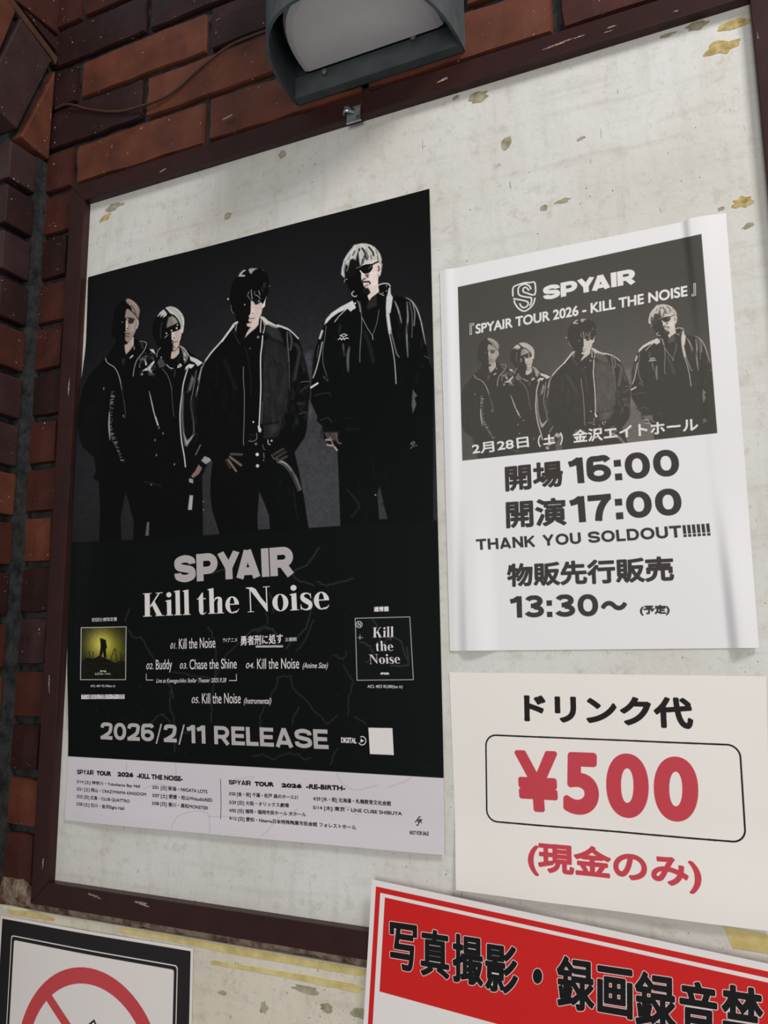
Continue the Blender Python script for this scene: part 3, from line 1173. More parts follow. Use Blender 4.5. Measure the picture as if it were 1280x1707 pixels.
# ------------------------------------------------------------------ printed pictures, drawn shape by shape into arrays
class Canvas:
    def __init__(self, corners, S, res, to_art=None, base=(255, 255, 255)):
        TL, TR, BL, BR = [np.array(c, float) for c in corners]
        w = int(np.linalg.norm(TR - TL) * res)
        h = int(np.linalg.norm(BL - TL) * res)
        u = ((np.arange(w) + .5) / w)[None, :, None]
        v = ((np.arange(h) + .5) / h)[:, None, None]
        P = (TL * (1 - u) + TR * u) * (1 - v) + (BL * (1 - u) + BR * u) * v
        self.P = P
        self.corners = (TL, TR, BL, BR)
        if to_art is not None:
            P = to_art(P)
            SS = surf_poster
        else:
            SS = S
        W = np.stack([P[..., 0], SS(P[..., 0], P[..., 1]), P[..., 1]], -1)
        q = proj(W).astype(np.float32)
        self.X, self.Y = q[..., 0], q[..., 1]
        self.h, self.w = h, w
        self.img = np.empty((h, w, 3), np.float32)
        self.img[:] = base
        self.bg = None
        self.cx, self.cy = self.X[::12, ::12], self.Y[::12, ::12]

    def box(self, x0, x1, y0, y1):
        m = (self.cx >= x0 - 9) & (self.cx <= x1 + 9) & (self.cy >= y0 - 9) & (self.cy <= y1 + 9)
        if not m.any():
            return None
        r = np.where(m.any(1))[0]
        c = np.where(m.any(0))[0]
        return (slice(max(0, r[0] * 12 - 14), r[-1] * 12 + 15), slice(max(0, c[0] * 12 - 14), c[-1] * 12 + 15))

    def put(self, sl, a, col):
        a = a[..., None]
        if isinstance(col, str):
            c = self.bg[sl]
        elif np.isscalar(col):
            c = np.float32(col)
        else:
            c = np.array(col, np.float32)
        self.img[sl] = self.img[sl] * (1 - a) + c * a

    def poly(self, pts, col, blur=.7, op=1.0, sm=False):
        p = np.array(smooth(pts, True, 4) if sm else pts, np.float32)
        sl = self.box(p[:, 0].min() - blur * 2, p[:, 0].max() + blur * 2, p[:, 1].min() - blur * 2, p[:, 1].max() + blur * 2)
        if sl is None:
            return
        X, Y = self.X[sl], self.Y[sl]
        D = np.full(X.shape, 1e9, np.float32)
        ins = np.zeros(X.shape, bool)
        for i in range(len(p)):
            ax, ay = p[i - 1]
            bx, by = p[i]
            dx, dy = bx - ax, by - ay
            l2 = dx * dx + dy * dy
            if l2 < 1e-9:
                continue
            t = np.clip(((X - ax) * dx + (Y - ay) * dy) / l2, 0, 1)
            D = np.minimum(D, (X - ax - t * dx) ** 2 + (Y - ay - t * dy) ** 2)
            if dy != 0:
                c = ((ay > Y) != (by > Y)) & (X < (Y - ay) * dx / dy + ax)
                ins ^= c
        D = np.sqrt(D)
        D = np.where(ins, D, -D)
        self.put(sl, np.clip(.5 + D / (2 * blur), 0, 1) * op, col)

    def line(self, pts, w, col, blur=.6, op=1.0, sm=True, taper=False):
        p = np.array(smooth(pts, False, 4) if sm and len(pts) > 2 else pts, np.float32)
        k = w / 2 + blur * 2
        sl = self.box(p[:, 0].min() - k, p[:, 0].max() + k, p[:, 1].min() - k, p[:, 1].max() + k)
        if sl is None:
            return
        X, Y = self.X[sl], self.Y[sl]
        A = np.zeros(X.shape, np.float32)
        n = len(p) - 1
        for i in range(n):
            ax, ay = p[i]
            bx, by = p[i + 1]
            dx, dy = bx - ax, by - ay
            l2 = dx * dx + dy * dy
            if l2 < 1e-9:
                continue
            t = np.clip(((X - ax) * dx + (Y - ay) * dy) / l2, 0, 1)
            d = np.sqrt((X - ax - t * dx) ** 2 + (Y - ay - t * dy) ** 2)
            ww = w
            if taper:
                s = (i + t) / n
                ww = w * np.sin(np.clip(s * .9 + .05, 0, 1) * 3.1416) ** .6
            A = np.maximum(A, np.clip(.5 + (ww / 2 - d) / (2 * blur), 0, 1))
        self.put(sl, A * op, col)

    def dot(self, x, y, r, col, blur=.6, op=1.0, ry=None):
        ry = ry or r
        sl = self.box(x - r - 3, x + r + 3, y - ry - 3, y + ry + 3)
        if sl is None:
            return
        d = np.sqrt(((self.X[sl] - x) / r) ** 2 + ((self.Y[sl] - y) / ry) ** 2)
        self.put(sl, np.clip(.5 + (1 - d) * r / (2 * blur), 0, 1) * op, col)


def draw_band(c, bottom=True):
    X, Y = c.X, c.Y
    glow = 54 * np.exp(-.5 * ((X - 520) / 185) ** 2 - .5 * ((Y - 815) / 215) ** 2)
    halo = 14 * np.exp(-.5 * ((X - 160) / 120) ** 2 - .5 * ((Y - 800) / 160) ** 2)
    v = 13 + glow + halo
    tint = np.stack([v, v * .985, v * 1.05 + 1.5 * np.exp(-.5 * ((Y - 600) / 150) ** 2)], -1).astype(np.float32)
    c.img[:] = tint
    c.bg = tint.copy()
    K = 6.5
    rs = np.random.RandomState(5)
    a1 = crop(10.667, 130, 490)
    a2 = crop(6.095, 120, 470)
    a3 = crop(3.2, 120, 400)
    a4 = crop(5.818, 130, 640)
    b1 = crop(11.38, 240, 500)
    c1 = crop(11.636, 370, 440)
    c2 = crop(6.4, 330, 430)
    c3 = crop(6.4, 330, 560)
    c4 = crop(3.16, 320, 640)
    d1 = crop(12.8, 560, 400)
    d2 = crop(6.095, 510, 390)
    d3 = crop(5.953, 510, 520)
    # --- silhouettes
    c.poly([(196, 566), (186, 590), (170, 603), (151, 622), (138, 647), (131, 677), (129, 712), (134, 736), (139, 747), (150, 757), (157, 762), (160, 785), (155, 797), (165, 803), (167, 853), (163, 960),
            (240, 960), (245, 600), (232, 575), (215, 560)], (K, K + 1, K + 1), .9)
    c.poly(a1((600, 700), (620, 480), (660, 250), (760, 140), (880, 80), (1000, 120), (1090, 240), (1075, 450), (1060, 620), (1000, 800), (1010, 1000), (640, 1100), (690, 850)), (K, K + .5, K + .5), 1.1, sm=True)
    c.poly(a1((680, 860), (560, 1040), (420, 1190), (1060, 1300), (1300, 1000), (1180, 830), (1000, 800)), (K, K + 1, K), 1.0)
    # second man
    c.poly([(264, 580), (250, 592), (236, 640), (232, 700), (225, 820), (228, 960), (340, 960), (338, 840), (337, 794), (345, 775), (352, 700), (341, 604), (320, 590), (301, 575)], (K, K + 1, K + 1), .9)
    c.poly(b1((160, 620), (190, 420), (250, 290), (380, 160), (520, 115), (680, 190), (765, 380), (745, 620), (700, 720), (680, 870), (560, 1130), (330, 960), (220, 800)), (K + 1, K + 1, K + 1), .9, sm=True)
    # third man
    c.poly([(394, 538), (381.5, 553), (369, 569), (355, 585), (342.5, 600), (335, 612), (330, 631), (324, 670), (326, 740), (340, 762), (354, 769), (351, 794), (350, 822), (353, 850), (365, 887), (368, 960), (530, 960),
            (514, 877), (507, 830), (497, 779), (491, 754), (508, 729), (511, 718), (516, 666), (517, 638), (505, 585), (497, 564), (481, 550), (463, 541), (435, 527), (415, 530)], (K, K + .5, K + .5), .9)
    c.poly(c1((150, 640), (175, 480), (220, 330), (320, 210), (450, 100), (600, 75), (760, 95), (870, 190), (915, 350), (905, 540), (870, 640), (840, 800), (780, 870), (740, 1030), (700, 1250), (420, 1480), (300, 1150), (250, 960), (190, 900)), (K - 1, K - 1, K - 1), .9, sm=True)
    # fourth man
    c.poly([(590, 496), (580, 504), (567, 513), (548, 528), (540, 541), (534, 556), (526, 580), (521, 600), (519, 640), (518, 671), (528.5, 693), (527.6, 701), (537, 710), (538.6, 725), (540, 733), (562, 752), (564, 792), (567, 873), (567, 960), (722, 960),
            (722, 618), (715, 603), (710, 574), (700, 529), (690, 505), (677, 496), (652, 493), (649, 474), (640, 470), (615, 480)], (K - 1, K + 2, K + 1), .9)
    c.poly(d1((110, 740), (120, 600), (165, 420), (240, 280), (370, 110), (520, 70), (700, 80), (830, 140), (940, 290), (985, 440), (985, 560), (960, 760), (900, 950), (1000, 1300), (450, 1400), (330, 1150), (240, 950), (190, 900)), (K, K, K), .8, sm=True)
    # gaps between legs and bodies show the backdrop
    for g in ([(209, 822), (214, 835), (223, 869), (222, 902), (202, 903), (201, 862)],
              [(354, 769), (351, 794), (350, 822), (353, 850), (365, 887), (338, 891), (338, 837), (337, 794), (345, 775)],
              [(432, 820), (437, 830), (448, 858), (450, 882), (430, 883), (429, 861)],
              [(515.6, 667), (529, 695), (527, 705), (537, 713), (539, 729), (541, 735), (562, 752), (564, 792), (567, 873), (514, 877), (507, 830), (497, 779), (491, 754), (508, 729), (511, 718)],
              [(633, 811), (628.5, 823), (632, 866), (646, 865), (640, 842)]):
        c.poly(g, 'bg', .8)
    c.poly([(688, 649), (695.6, 660), (691, 664), (694, 674.5), (688, 689), (686, 674)], 88, .6)
    c.poly([(515.5, 668), (522, 684), (518, 700), (514, 690)], 105, 4, .5)
    c.poly([(503, 590), (512, 610), (517, 634), (521, 606), (519, 585)], (120, 120, 128), 5, .35)
    # --- first man
    c.poly(a1((870, 265), (835, 400), (858, 460), (850, 640), (828, 690), (845, 725), (835, 800), (865, 850), (910, 845), (990, 740), (1040, 620), (1060, 480), (1035, 400), (960, 320)), (150, 134, 126), 1.0, sm=True)
    c.poly(a1((850, 470), (875, 470), (885, 640), (845, 640)), (190, 178, 168), .6)
    c.poly(a1((940, 520), (1010, 500), (1000, 640), (930, 690)), (176, 160, 152), 1.6, .7)
    c.poly(a1((905, 440), (990, 450), (975, 520), (900, 520)), (40, 34, 32), .9, .9, sm=True)
    c.line(a1((880, 425), (940, 432), (1000, 450)), 1.6, (40, 34, 32))
    c.line(a1((835, 706), (880, 700), (918, 708)), 1.3, (60, 40, 38))
    c.dot(*a1((875, 615))[0], 1.1, (60, 45, 42))
    c.poly(a1((840, 730), (900, 730), (930, 760), (850, 790)), (110, 94, 88), 1, .8)
    c.dot(*a1((790, 500))[0], 1.7, (120, 112, 108), .6, ry=.9)
    c.line(a1((1060, 460), (1068, 530), (1045, 610)), 2.0, (200, 186, 176))
    c.poly(a1((850, 130), (870, 85), (940, 95), (1030, 160), (1090, 250), (1098, 320), (1070, 440), (1045, 400), (1005, 345), (960, 300), (940, 230), (900, 190)), (140, 126, 116), .9, sm=True)
    for s in (((900, 110), (1000, 170), (1060, 270)), ((920, 150), (1000, 220), (1040, 320)), ((880, 95), (960, 130), (1050, 220))):
        c.line(a1(*s), .8, (186, 172, 160), .5, .7)
    c.line(a1((950, 200), (1000, 280), (1030, 360)), 1.2, (60, 50, 46), .5, .8)
    c.poly(a1((825, 905), (870, 890), (970, 770), (992, 770), (985, 920), (920, 1010), (850, 1080), (835, 1010)), (176, 158, 148), .9)
    c.line(a1((980, 770), (982, 900)), 1.0, (226, 214, 204))
    c.poly(a1((775, 1160), (830, 1140), (830, 1220), (790, 1280)), (56, 50, 48), 2, .9)
    c.line(a1((930, 1135), (975, 1095)), 2.2, 205)
    c.line(a1((995, 935), (1000, 985)), 1.2, 190)
    c.line(a1((490, 1140), (505, 1200), (560, 1250), (640, 1300), (700, 1390), (745, 1520), (780, 1700)), 1.5, 165)
    c.line(a1((1100, 838), (1180, 850), (1218, 900), (1160, 1030), (1050, 1170), (1000, 1320), (980, 1460)), 1.4, 160)
    c.line(a1((1130, 870), (1150, 950)), 5, 60, 2, .8)
    c.line(a2((530, 1200), (545, 1330)), 1, 60)
    c.line([(202, 640), (209, 690), (207, 697)], 1.1, 70)
    for poly_ in (((706, 905), (760, 870), (835, 795), (840, 815), (800, 880), (820, 935), (775, 900)), ((785, 680), (830, 685), (850, 740), (800, 700)), ((700, 930), (715, 925), (722, 945), (708, 950)), ((735, 750), (750, 800), (765, 840), (745, 850))):
        c.poly(a2(*poly_), 196, .6)
    for _ in range(60):
        x, y = rs.uniform(232, 258), rs.uniform(588, 626)
        c.line([(x, y), (x + rs.uniform(-4, 4), y + rs.uniform(-2, 5))], rs.uniform(.6, 1.4), rs.uniform(60, 170), .5, .8)
    for t in np.linspace(0, 1, 55):
        x = 189 - 4 * np.sin(t * 4) + (t > .6) * (t - .6) * 34
        y = 652 + t * 118
        c.line([(x - 3, y + rs.uniform(-1, 1)), (x + rs.uniform(-1, 3.5), y + rs.uniform(-2, 2))], 1.0, rs.uniform(60, 185), .5, .9)
    c.line(a4((305, 270), (300, 400), (310, 545)), 2.2, 170, .8, taper=True)
    c.line(a4((690, 70), (715, 180), (740, 290), (780, 400)), 2.2, 175, .7, taper=True)
    c.line(a4((750, 320), (775, 400)), 2.5, 190, .8)
    for q in ((785, 425), (825, 480), (748, 545), (760, 690), (710, 975), (935, 780), (250, 45), (440, 310)):
        c.dot(*a4(q)[0], 1.2, 130, .8, ry=2)
    c.line(a4((650, 950), (800, 985)), 2.5, 34, 1.2)
    # --- second man
    c.poly(b1((390, 160), (500, 120), (620, 155), (720, 255), (765, 380), (752, 560), (735, 630), (700, 600), (692, 480), (645, 370), (570, 285), (500, 262), (440, 190)), (196, 194, 188), .7, sm=True)
    for s in (((470, 150), (600, 200), (700, 330), (735, 520)), ((450, 170), (560, 230), (670, 350), (715, 500)), ((520, 130), (650, 190), (750, 340)), ((480, 140), (640, 260), (720, 420))):
        c.line(b1(*s), .9, (120, 118, 112), .5, .7)
    c.poly(b1((370, 178), (300, 235), (250, 310), (262, 320), (320, 270), (305, 335), (370, 285), (350, 345), (425, 300), (440, 250), (405, 200)), (186, 184, 178), .7)
    c.line(b1((400, 175), (450, 240), (500, 275)), 3.4, (20, 20, 20), .6)
    c.poly(b1((465, 330), (540, 300), (605, 350), (648, 430), (560, 475), (432, 530), (430, 470)), (128, 120, 112), 1.2)
    c.poly(b1((540, 320), (600, 360), (640, 425), (560, 450)), (166, 158, 148), 2, .7)
    c.poly(b1((520, 610), (600, 592), (690, 552), (706, 640), (690, 720), (670, 850), (605, 955), (545, 965), (560, 880), (530, 790), (520, 700)), (186, 170, 164), .9)
    c.poly(b1((522, 615), (570, 605), (590, 720), (530, 760)), (206, 194, 186), .9, .8)
    c.line(b1((548, 830), (580, 800), (628, 790)), 1.1, (96, 60, 56))
    c.dot(*b1((570, 722))[0], 1.0, (50, 40, 38))
    c.line(b1((540, 775), (552, 792)), 1.6, (40, 26, 24))
    c.poly(b1((540, 880), (600, 870), (600, 920), (545, 930)), (150, 124, 120), 1.2, .7)
    c.poly(b1((430, 540), (560, 490), (650, 445), (690, 520), (680, 555), (590, 595), (500, 610), (440, 640)), (8, 8, 8), .6)
    for q, r_ in (((522, 580), 1.4), ((620, 535), 1.7), ((635, 475), 1.3), ((425, 632), 1.3)):
        c.dot(*b1(q)[0], r_, 205)
    c.line(b1((395, 715), (450, 665)), 1.4, 150)
    c.line(b1((690, 560), (705, 640), (680, 760)), 1.2, (230, 218, 206))
    c.line(b1((345, 430), (315, 560), (315, 720)), 1.4, 66, 1)
    c.poly(b1((520, 980), (600, 965), (668, 880), (672, 1010), (610, 1085), (550, 1120), (505, 1110)), (186, 172, 162), .8)
    c.line(b1((640, 1180), (670, 1100), (690, 1060)), .9, (70, 58, 56))
    c.poly(b1((680, 868), (760, 920), (850, 1055), (820, 1150), (770, 1210), (742, 1100), (722, 980)), 112, .9)
    c.line(b1((680, 868), (770, 930), (850, 1055)), 1.4, 190)
    for q in ((765, 1015), (765, 1130), (780, 1050), (325, 1090), (350, 1185)):
        c.dot(*b1(q)[0], 1.2, 215)
    c.poly(b1((860, 1060), (1000, 1115), (1120, 1190), (1080, 1220), (1020, 1260), (960, 1190), (880, 1150)), 196, .8)
    c.poly(b1((775, 1335), (790, 1270), (850, 1215), (960, 1225), (940, 1260), (890, 1305), (840, 1280)), 205, .7)
    c.poly(b1((630, 1295), (640, 1235), (690, 1200), (725, 1245), (680, 1280)), 205, .7)
    c.dot(*b1((665, 1245))[0], 1.1, 30)
    c.poly(b1((250, 1180), (320, 1090), (370, 1150), (410, 1230), (370, 1275), (290, 1290)), 74, 1)
    c.line(b1((430, 1230), (490, 1285), (550, 1300)), 1.6, 190)
    c.line(b1((450, 1260), (520, 1330)), 1, 110)
    c.line(b1((310, 910), (255, 980), (240, 1080)), 1.4, 150)
    c.line(b1((350, 1310), (440, 1420), (500, 1580), (530, 1720)), 1.1, 120)
    c.line([(286, 652), (288, 680), (290, 694)], 1.0, 95)
    c.line(b1((590, 1330), (575, 1450)), 1.8, 70, 1)
    c.line([(313, 614), (306, 638), (303, 660), (300, 690), (302, 730), (307, 760), (309, 778)], 2.3, 188)
    c.line([(305, 655), (304, 700), (309, 742)], 3.6, 125, 1.4, .8)
    c.poly([(320, 625), (316, 640), (312, 655), (318, 650), (324, 632)], 150, 1.6, .8)
    c.line([(327, 618), (322, 650), (318, 672), (322, 700), (323, 720), (318, 730)], 1.6, 120, .9)
    c.line([(336, 612), (331, 640), (327, 660)], 1.8, 160, .9)
    c.poly([(305, 720), (311, 745), (322, 728), (326, 722), (312, 734)], 165, 1.2, .9)
    c.line([(334, 742), (326, 758)], 2.2, 110, 1)
    c.poly([(335, 768), (341, 760), (350, 764), (352, 768), (343, 774)], 150, .9)
    c.poly([(318, 794), (325, 785), (331, 774), (337, 780), (332, 790), (322, 797)], (150, 120, 110), 1, .9)
    c.poly([(316, 825), (322, 826), (320, 850), (313, 850)], 165, .8)
    c.poly([(315, 797), (322, 799), (322, 806), (315, 804)], 150, .8)
    c.poly([(245, 870), (249, 870), (248, 893), (242, 893)], 96, .8)
    for q in ((339, 836), (339, 850)):
        c.dot(*q, .9, 160)
    # --- third man
    c.poly(c1((560, 700), (625, 740), (700, 740), (770, 750), (830, 820), (785, 862), (762, 980), (722, 1040), (710, 1180), (650, 1250), (545, 1335), (440, 1440), (478, 1335), (545, 1235), (478, 1200), (480, 1155), (530, 1125),
                (508, 1085), (530, 1050), (515, 1010), (550, 965), (555, 850)), (200, 184, 176), .8)
    c.poly(c1((555, 960), (600, 860), (620, 900), (640, 990), (560, 990)), (222, 210, 204), 1.2, .7)
    c.poly(c1((640, 1060), (700, 1000), (700, 1100), (600, 1230), (560, 1200)), (222, 206, 198), 2.2, .5)
    c.poly(c1((625, 700), (760, 690), (740, 740), (690, 780), (640, 780)), (28, 22, 22), .9, sm=True)
    c.dot(*c1((715, 725))[0], 1.5, 150, .6)
    c.dot(*c1((440, 790))[0], 1.4, 150, .6)
    c.dot(*c1((118, 680))[0], 1.5, 200, .6)
    c.dot(*c1((920, 430))[0], 1.2, 110, .6)
    c.line(c1((535, 1065), (575, 1058), (632, 1050)), 1.1, (110, 76, 70))
    c.line(c1((500, 1150), (560, 1130)), 1.4, (50, 30, 28), .8)
    c.dot(*c1((596, 960))[0], 1.0, (70, 54, 50))
    c.line(c1((500, 1225), (545, 1232)), 1.2, (60, 40, 36), .8)
    c.poly(c1((868, 620), (845, 700), (832, 820), (785, 860), (800, 770), (830, 700)), (224, 214, 208), .6)
    c.poly(c1((545, 640), (600, 700), (640, 690), (620, 640), (560, 560)), 20, .8)
    for s, v_ in ((((565, 505), (575, 600), (585, 680)), 150), (((635, 530), (630, 590)), 110), (((712, 520), (735, 600)), 150), (((520, 540), (500, 620), (545, 680)), 120), (((650, 600), (720, 640), (735, 680)), 150),
                  (((820, 370), (800, 450)), 60), (((760, 460), (800, 540)), 56), (((850, 360), (830, 460)), 46)):
        c.line(c1(*s), 1.5, v_, .7)
    c.poly(c1((310, 245), (345, 180), (400, 125), (445, 110), (470, 125), (410, 165), (380, 200), (460, 220), (430, 248)), 168, .8)
    c.poly(c1((510, 105), (555, 80), (640, 82), (700, 90), (640, 115), (600, 150), (575, 195), (540, 180), (520, 140)), 150, 1)
    c.dot(*c1((795, 120))[0], 1.0, 100)
    c.line(c1((175, 800), (185, 900), (225, 960)), 1.2, 120, .8)
    c.line(c1((300, 1130), (235, 1165), (170, 1260), (90, 1370), (0, 1500)), 3.0, 205)
    c.line(c2((410, 690), (330, 790), (250, 890), (150, 1000), (80, 1095)), 2.6, 200, .8)
    c.line(c2((80, 1095), (30, 1200), (2, 1300)), 1.6, 150)
    c.line(c1((240, 1160), (250, 1240), (275, 1320)), 1.2, 110)
    c.line(c1((290, 1160), (270, 1280)), 1.2, 170)
    c.line(c1((215, 1300), (270, 1420), (350, 1560)), 1.1, 66)
    c.poly(c1((745, 1005), (820, 1030), (900, 1100), (1040, 1175), (1280, 1245), (1290, 1290), (1120, 1225), (1040, 1250), (960, 1225), (880, 1180), (860, 1200), (800, 1100), (740, 1030)), 196, .8)
    c.line(c1((760, 1080), (750, 1200), (745, 1320)), 1.8, 200, .6)
    c.line(c1((830, 1180), (820, 1270), (800, 1340)), 2.0, 180, .7)
    c.line(c1((720, 1040), (790, 1080), (820, 1180)), 1.4, 190, .6)
    c.poly(c1((840, 1200), (900, 1180), (1100, 1250), (1200, 1520), (1100, 1500), (960, 1440), (850, 1340)), 52, 3, .9)
    c.line(c2((850, 715), (970, 765), (1070, 860)), 2.4, 190)
    c.line(c2((730, 800), (800, 870), (900, 905)), 2.5, 18, 1)
    c.dot(*c1((700, 1420))[0], 2.2, 130, 1)
    c.dot(*c2((555, 965))[0], 1.2, 120)
    c.poly(c3((695, 60), (760, 20), (900, 80), (955, 120), (975, 300), (970, 700), (900, 920), (800, 925), (692, 940)), (33, 33, 35), 3.2)
    for s, w_, v_ in ((((820, 120), (830, 300), (800, 500), (840, 650)), 10, 50), (((940, 420), (900, 600), (880, 700)), 8, 52), (((720, 420), (715, 600), (740, 820)), 6, 46), (((760, 150), (730, 300)), 5, 48)):
        c.line(c3(*s), w_, v_, 4, .55)
    c.line(c3((760, 210), (850, 300), (890, 280)), 1.3, 14, .7)
    c.line(c3((705, 165), (725, 200)), 1.2, 14)
    c.poly(c3((700, 950), (900, 920), (860, 1060), (820, 1085), (700, 1095)), 34, 1.6)
    c.poly(c3((760, 960), (860, 940), (850, 1000), (780, 1060)), 62, 3.5, .7)
    c.line(c3((690, 945), (900, 920)), 1.1, 10)
    c.line(c2((950, 790), (955, 900), (970, 1100)), 1.8, 110, .8)
    c.line(c3((958, 60), (972, 300), (975, 560)), 1.2, 86, .8)
    c.line(c2((975, 790), (1000, 880), (985, 980)), 3, 84, 1.4)
    c.line(c3((1040, 90), (1080, 160), (1060, 300), (1030, 460)), 5, 70, 2.6, .8)
    c.line(c3((1110, 280), (1130, 360)), 4, 48, 2.4, .8)
    c.line(c3((1095, 495), (1150, 485), (1195, 492)), 1.2, 110)
    c.line(c3((1195, 520), (1130, 565), (1090, 600)), 1.6, 70, 1)
    c.line(c3((1070, 720), (1120, 725)), 4, 60, 2)
    c.line(c3((1080, 835), (1130, 815), (1160, 820)), 2.2, 62, 1.4)
    c.line(c3((280, 260), (340, 400), (400, 560)), 5, 30, 3, .8)
    c.line(c3((690, 0), (682, 100), (668, 220), (668, 400), (670, 560), (662, 760), (652, 960)), 2.2, 205)
    c.line(c3((690, 700), (680, 930)), 1.0, 110)
    c.poly(c3((635, 960), (655, 955), (678, 1000), (670, 1030), (645, 1025)), 200, .7)
    c.line(c3((485, 330), (484, 460), (494, 620), (492, 900), (485, 1100), (488, 1165)), 1.3, 128)
    c.line(c3((500, 120), (535, 250), (560, 420), (565, 620)), 1.0, 44)
    c.line(c3((625, 1040), (625, 1100), (580, 1125), (540, 1120)), 1.5, 120)
    for q, r_, v_ in (((590, 918), 1.6, 205), ((618, 1152), 2.3, 110), ((632, 1265), 2.9, 205), ((635, 1386), 2.9, 190), ((785, 1118), 1.8, 180), ((565, 1055), .8, 90), ((597, 1055), .8, 90), ((560, 1098), .8, 90), ((845, 1308), 1.2, 120), ((700, 1325), 1.2, 120)):
        c.dot(*c3(q)[0], r_, v_)
    c.line(c3((745, 1110), (750, 1150), (770, 1160)), 1.8, 170)
    c.line(c3((690, 1160), (700, 1205), (715, 1212)), 1.1, 120)
    c.line(c3((700, 1250), (705, 1300)), 1.6, 110)
    c.line(c3((785, 1270), (810, 1310), (850, 1320)), 1.2, 120)
    for s, w_, v_ in ((((205, 370), (262, 372)), 4, (88, 74, 68)), (((200, 385), (258, 428)), 4, (120, 104, 96)), (((190, 400), (232, 458)), 3.5, (130, 114, 106)), (((180, 400), (200, 440)), 4, (60, 50, 46)),
                      (((430, 372), (480, 342)), 4, (70, 60, 56)), (((440, 390), (492, 358)), 4, (66, 56, 52)), (((450, 408), (498, 382)), 4, (78, 66, 60))):
        c.line(c4(*s), w_, v_, 1.2)
    for k in range(34):
        t = k / 33
        x = 465 + t * 105 + 8 * math.sin(t * 3)
        y = 408 + 150 * t ** 1.6
        p = c4((x, y))[0]
        c.line([(p[0] - 1.6, p[1] + .4), (p[0] + 1.6, p[1] - .8)], 1.0, 190, .5, .9)
        c.line([(p[0] - 4.6, p[1] + 2.4), (p[0] - 2.6, p[1] + 1.4)], .9, 140, .5, .8)
    c.line(c4((535, 560), (545, 650), (560, 720)), 1.4, 34, 1)
    # --- fourth man
    c.poly(d1((108, 740), (120, 600), (165, 420), (240, 290), (345, 160), (380, 105), (470, 85), (540, 70), (640, 72), (740, 100), (830, 150), (900, 230), (945, 300), (980, 420), (965, 480), (890, 460), (760, 505),
                (640, 520), (520, 580), (470, 600), (400, 610), (300, 600), (220, 700), (180, 820)), (186, 184, 180), .9)
    c.poly(d1((270, 560), (300, 430), (360, 400), (420, 430), (480, 330), (500, 480), (520, 570), (430, 600), (380, 760), (200, 830), (170, 640), (210, 520)), (16, 16, 16), 1.4)
    for s, w_, v_ in ((((500, 190), (460, 330), (430, 420)), 2.6, 20), (((560, 180), (620, 280), (640, 400)), 2.8, 22), (((700, 150), (780, 250), (800, 330)), 2.6, 30), (((600, 350), (560, 470), (540, 540)), 3, 40),
                      (((640, 200), (680, 330), (670, 420)), 2, 60), (((400, 240), (360, 330)), 1.8, 60), (((850, 220), (880, 330), (900, 430)), 1.6, 90), (((300, 300), (250, 420)), 1.6, 110), (((200, 450), (170, 600)), 1.4, 110),
                      (((480, 250), (520, 380), (525, 520)), 1.8, 190), (((380, 330), (400, 400)), 1.4, 170), (((430, 380), (420, 430)), 1.2, 150), (((540, 300), (590, 400), (570, 500)), 1.8, 176), (((240, 480), (260, 570), (230, 660)), 1.4, 150),
                      (((170, 500), (140, 640), (130, 720)), 2, 190), (((200, 560), (180, 680)), 1.2, 140), (((740, 330), (760, 420)), 1.4, 80), (((420, 150), (330, 260), (220, 400)), 1, 226), (((560, 110), (640, 200), (700, 330)), 1, 226),
                      (((700, 110), (820, 220), (870, 340)), 1, 226), (((600, 400), (580, 500)), 1.4, 40)):
        c.line(d1(*s), w_, v_, .7, .9)
    c.poly(d1((540, 540), (620, 500), (700, 440), (820, 420), (900, 450), (960, 470), (992, 520), (975, 640), (945, 770), (905, 800), (900, 950), (922, 1105), (840, 1170), (760, 1230), (710, 1310), (690, 1250), (668, 1190), (722, 1135),
                (640, 1030), (592, 985), (580, 930), (545, 870), (535, 780)), (212, 200, 194), .8)
    c.poly(d1((740, 700), (860, 660), (880, 900), (800, 1000), (720, 900)), (228, 218, 212), 2, .6)
    c.poly(d1((515, 585), (560, 545), (640, 520), (785, 508), (780, 610), (745, 665), (700, 705), (620, 722), (570, 700), (530, 650)), (10, 10, 10), .5)
    c.line(d1((780, 520), (840, 492), (905, 463)), 2.2, (14, 12, 12), .5)
    c.line(d1((515, 655), (545, 700), (575, 730)), 1.6, (220, 215, 210), .5)
    c.dot(*d1((745, 560))[0], 1.2, 130)
    c.dot(*d1((710, 600))[0], 1.4, 90)
    c.poly(d1((620, 730), (700, 730), (690, 800), (650, 810)), (60, 48, 46), 1.2, .8)
    c.line(d1((560, 865), (600, 825), (625, 835)), 1.5, (30, 24, 24), .6)
    c.line(d1((560, 890), (640, 895), (700, 890), (725, 925)), 2.6, (40, 30, 30), .8)
    c.line(d1((600, 975), (650, 945), (700, 925)), 2, (206, 186, 180), .7)
    c.line(d1((610, 985), (660, 970), (690, 955)), 1.1, (70, 40, 38), .5)
    c.poly(d1((600, 1010), (680, 1020), (720, 1080), (730, 1130), (660, 1160), (560, 1120)), (26, 22, 22), 1.4)
    c.line(d1((640, 1020), (680, 1000)), 2.2, (190, 172, 166), .9)
    c.line(d1((905, 560), (920, 620), (905, 660)), 2, (80, 62, 56), .8)
    c.line(d1((930, 480), (975, 530), (960, 640)), 1.1, (120, 104, 96), .7)
    c.line(d1((900, 750), (925, 780), (945, 760)), 1.2, 90)
    c.poly(d1((700, 1300), (860, 1180), (880, 1400), (700, 1480), (650, 1440)), (50, 44, 40), 2, .9)
    p = d1((380, 1095), (340, 1130), (350, 1180), (400, 1210), (440, 1190))
    c.line(p, 1.6, 205)
    c.dot(*d1((410, 1350))[0], 1.5, 220)
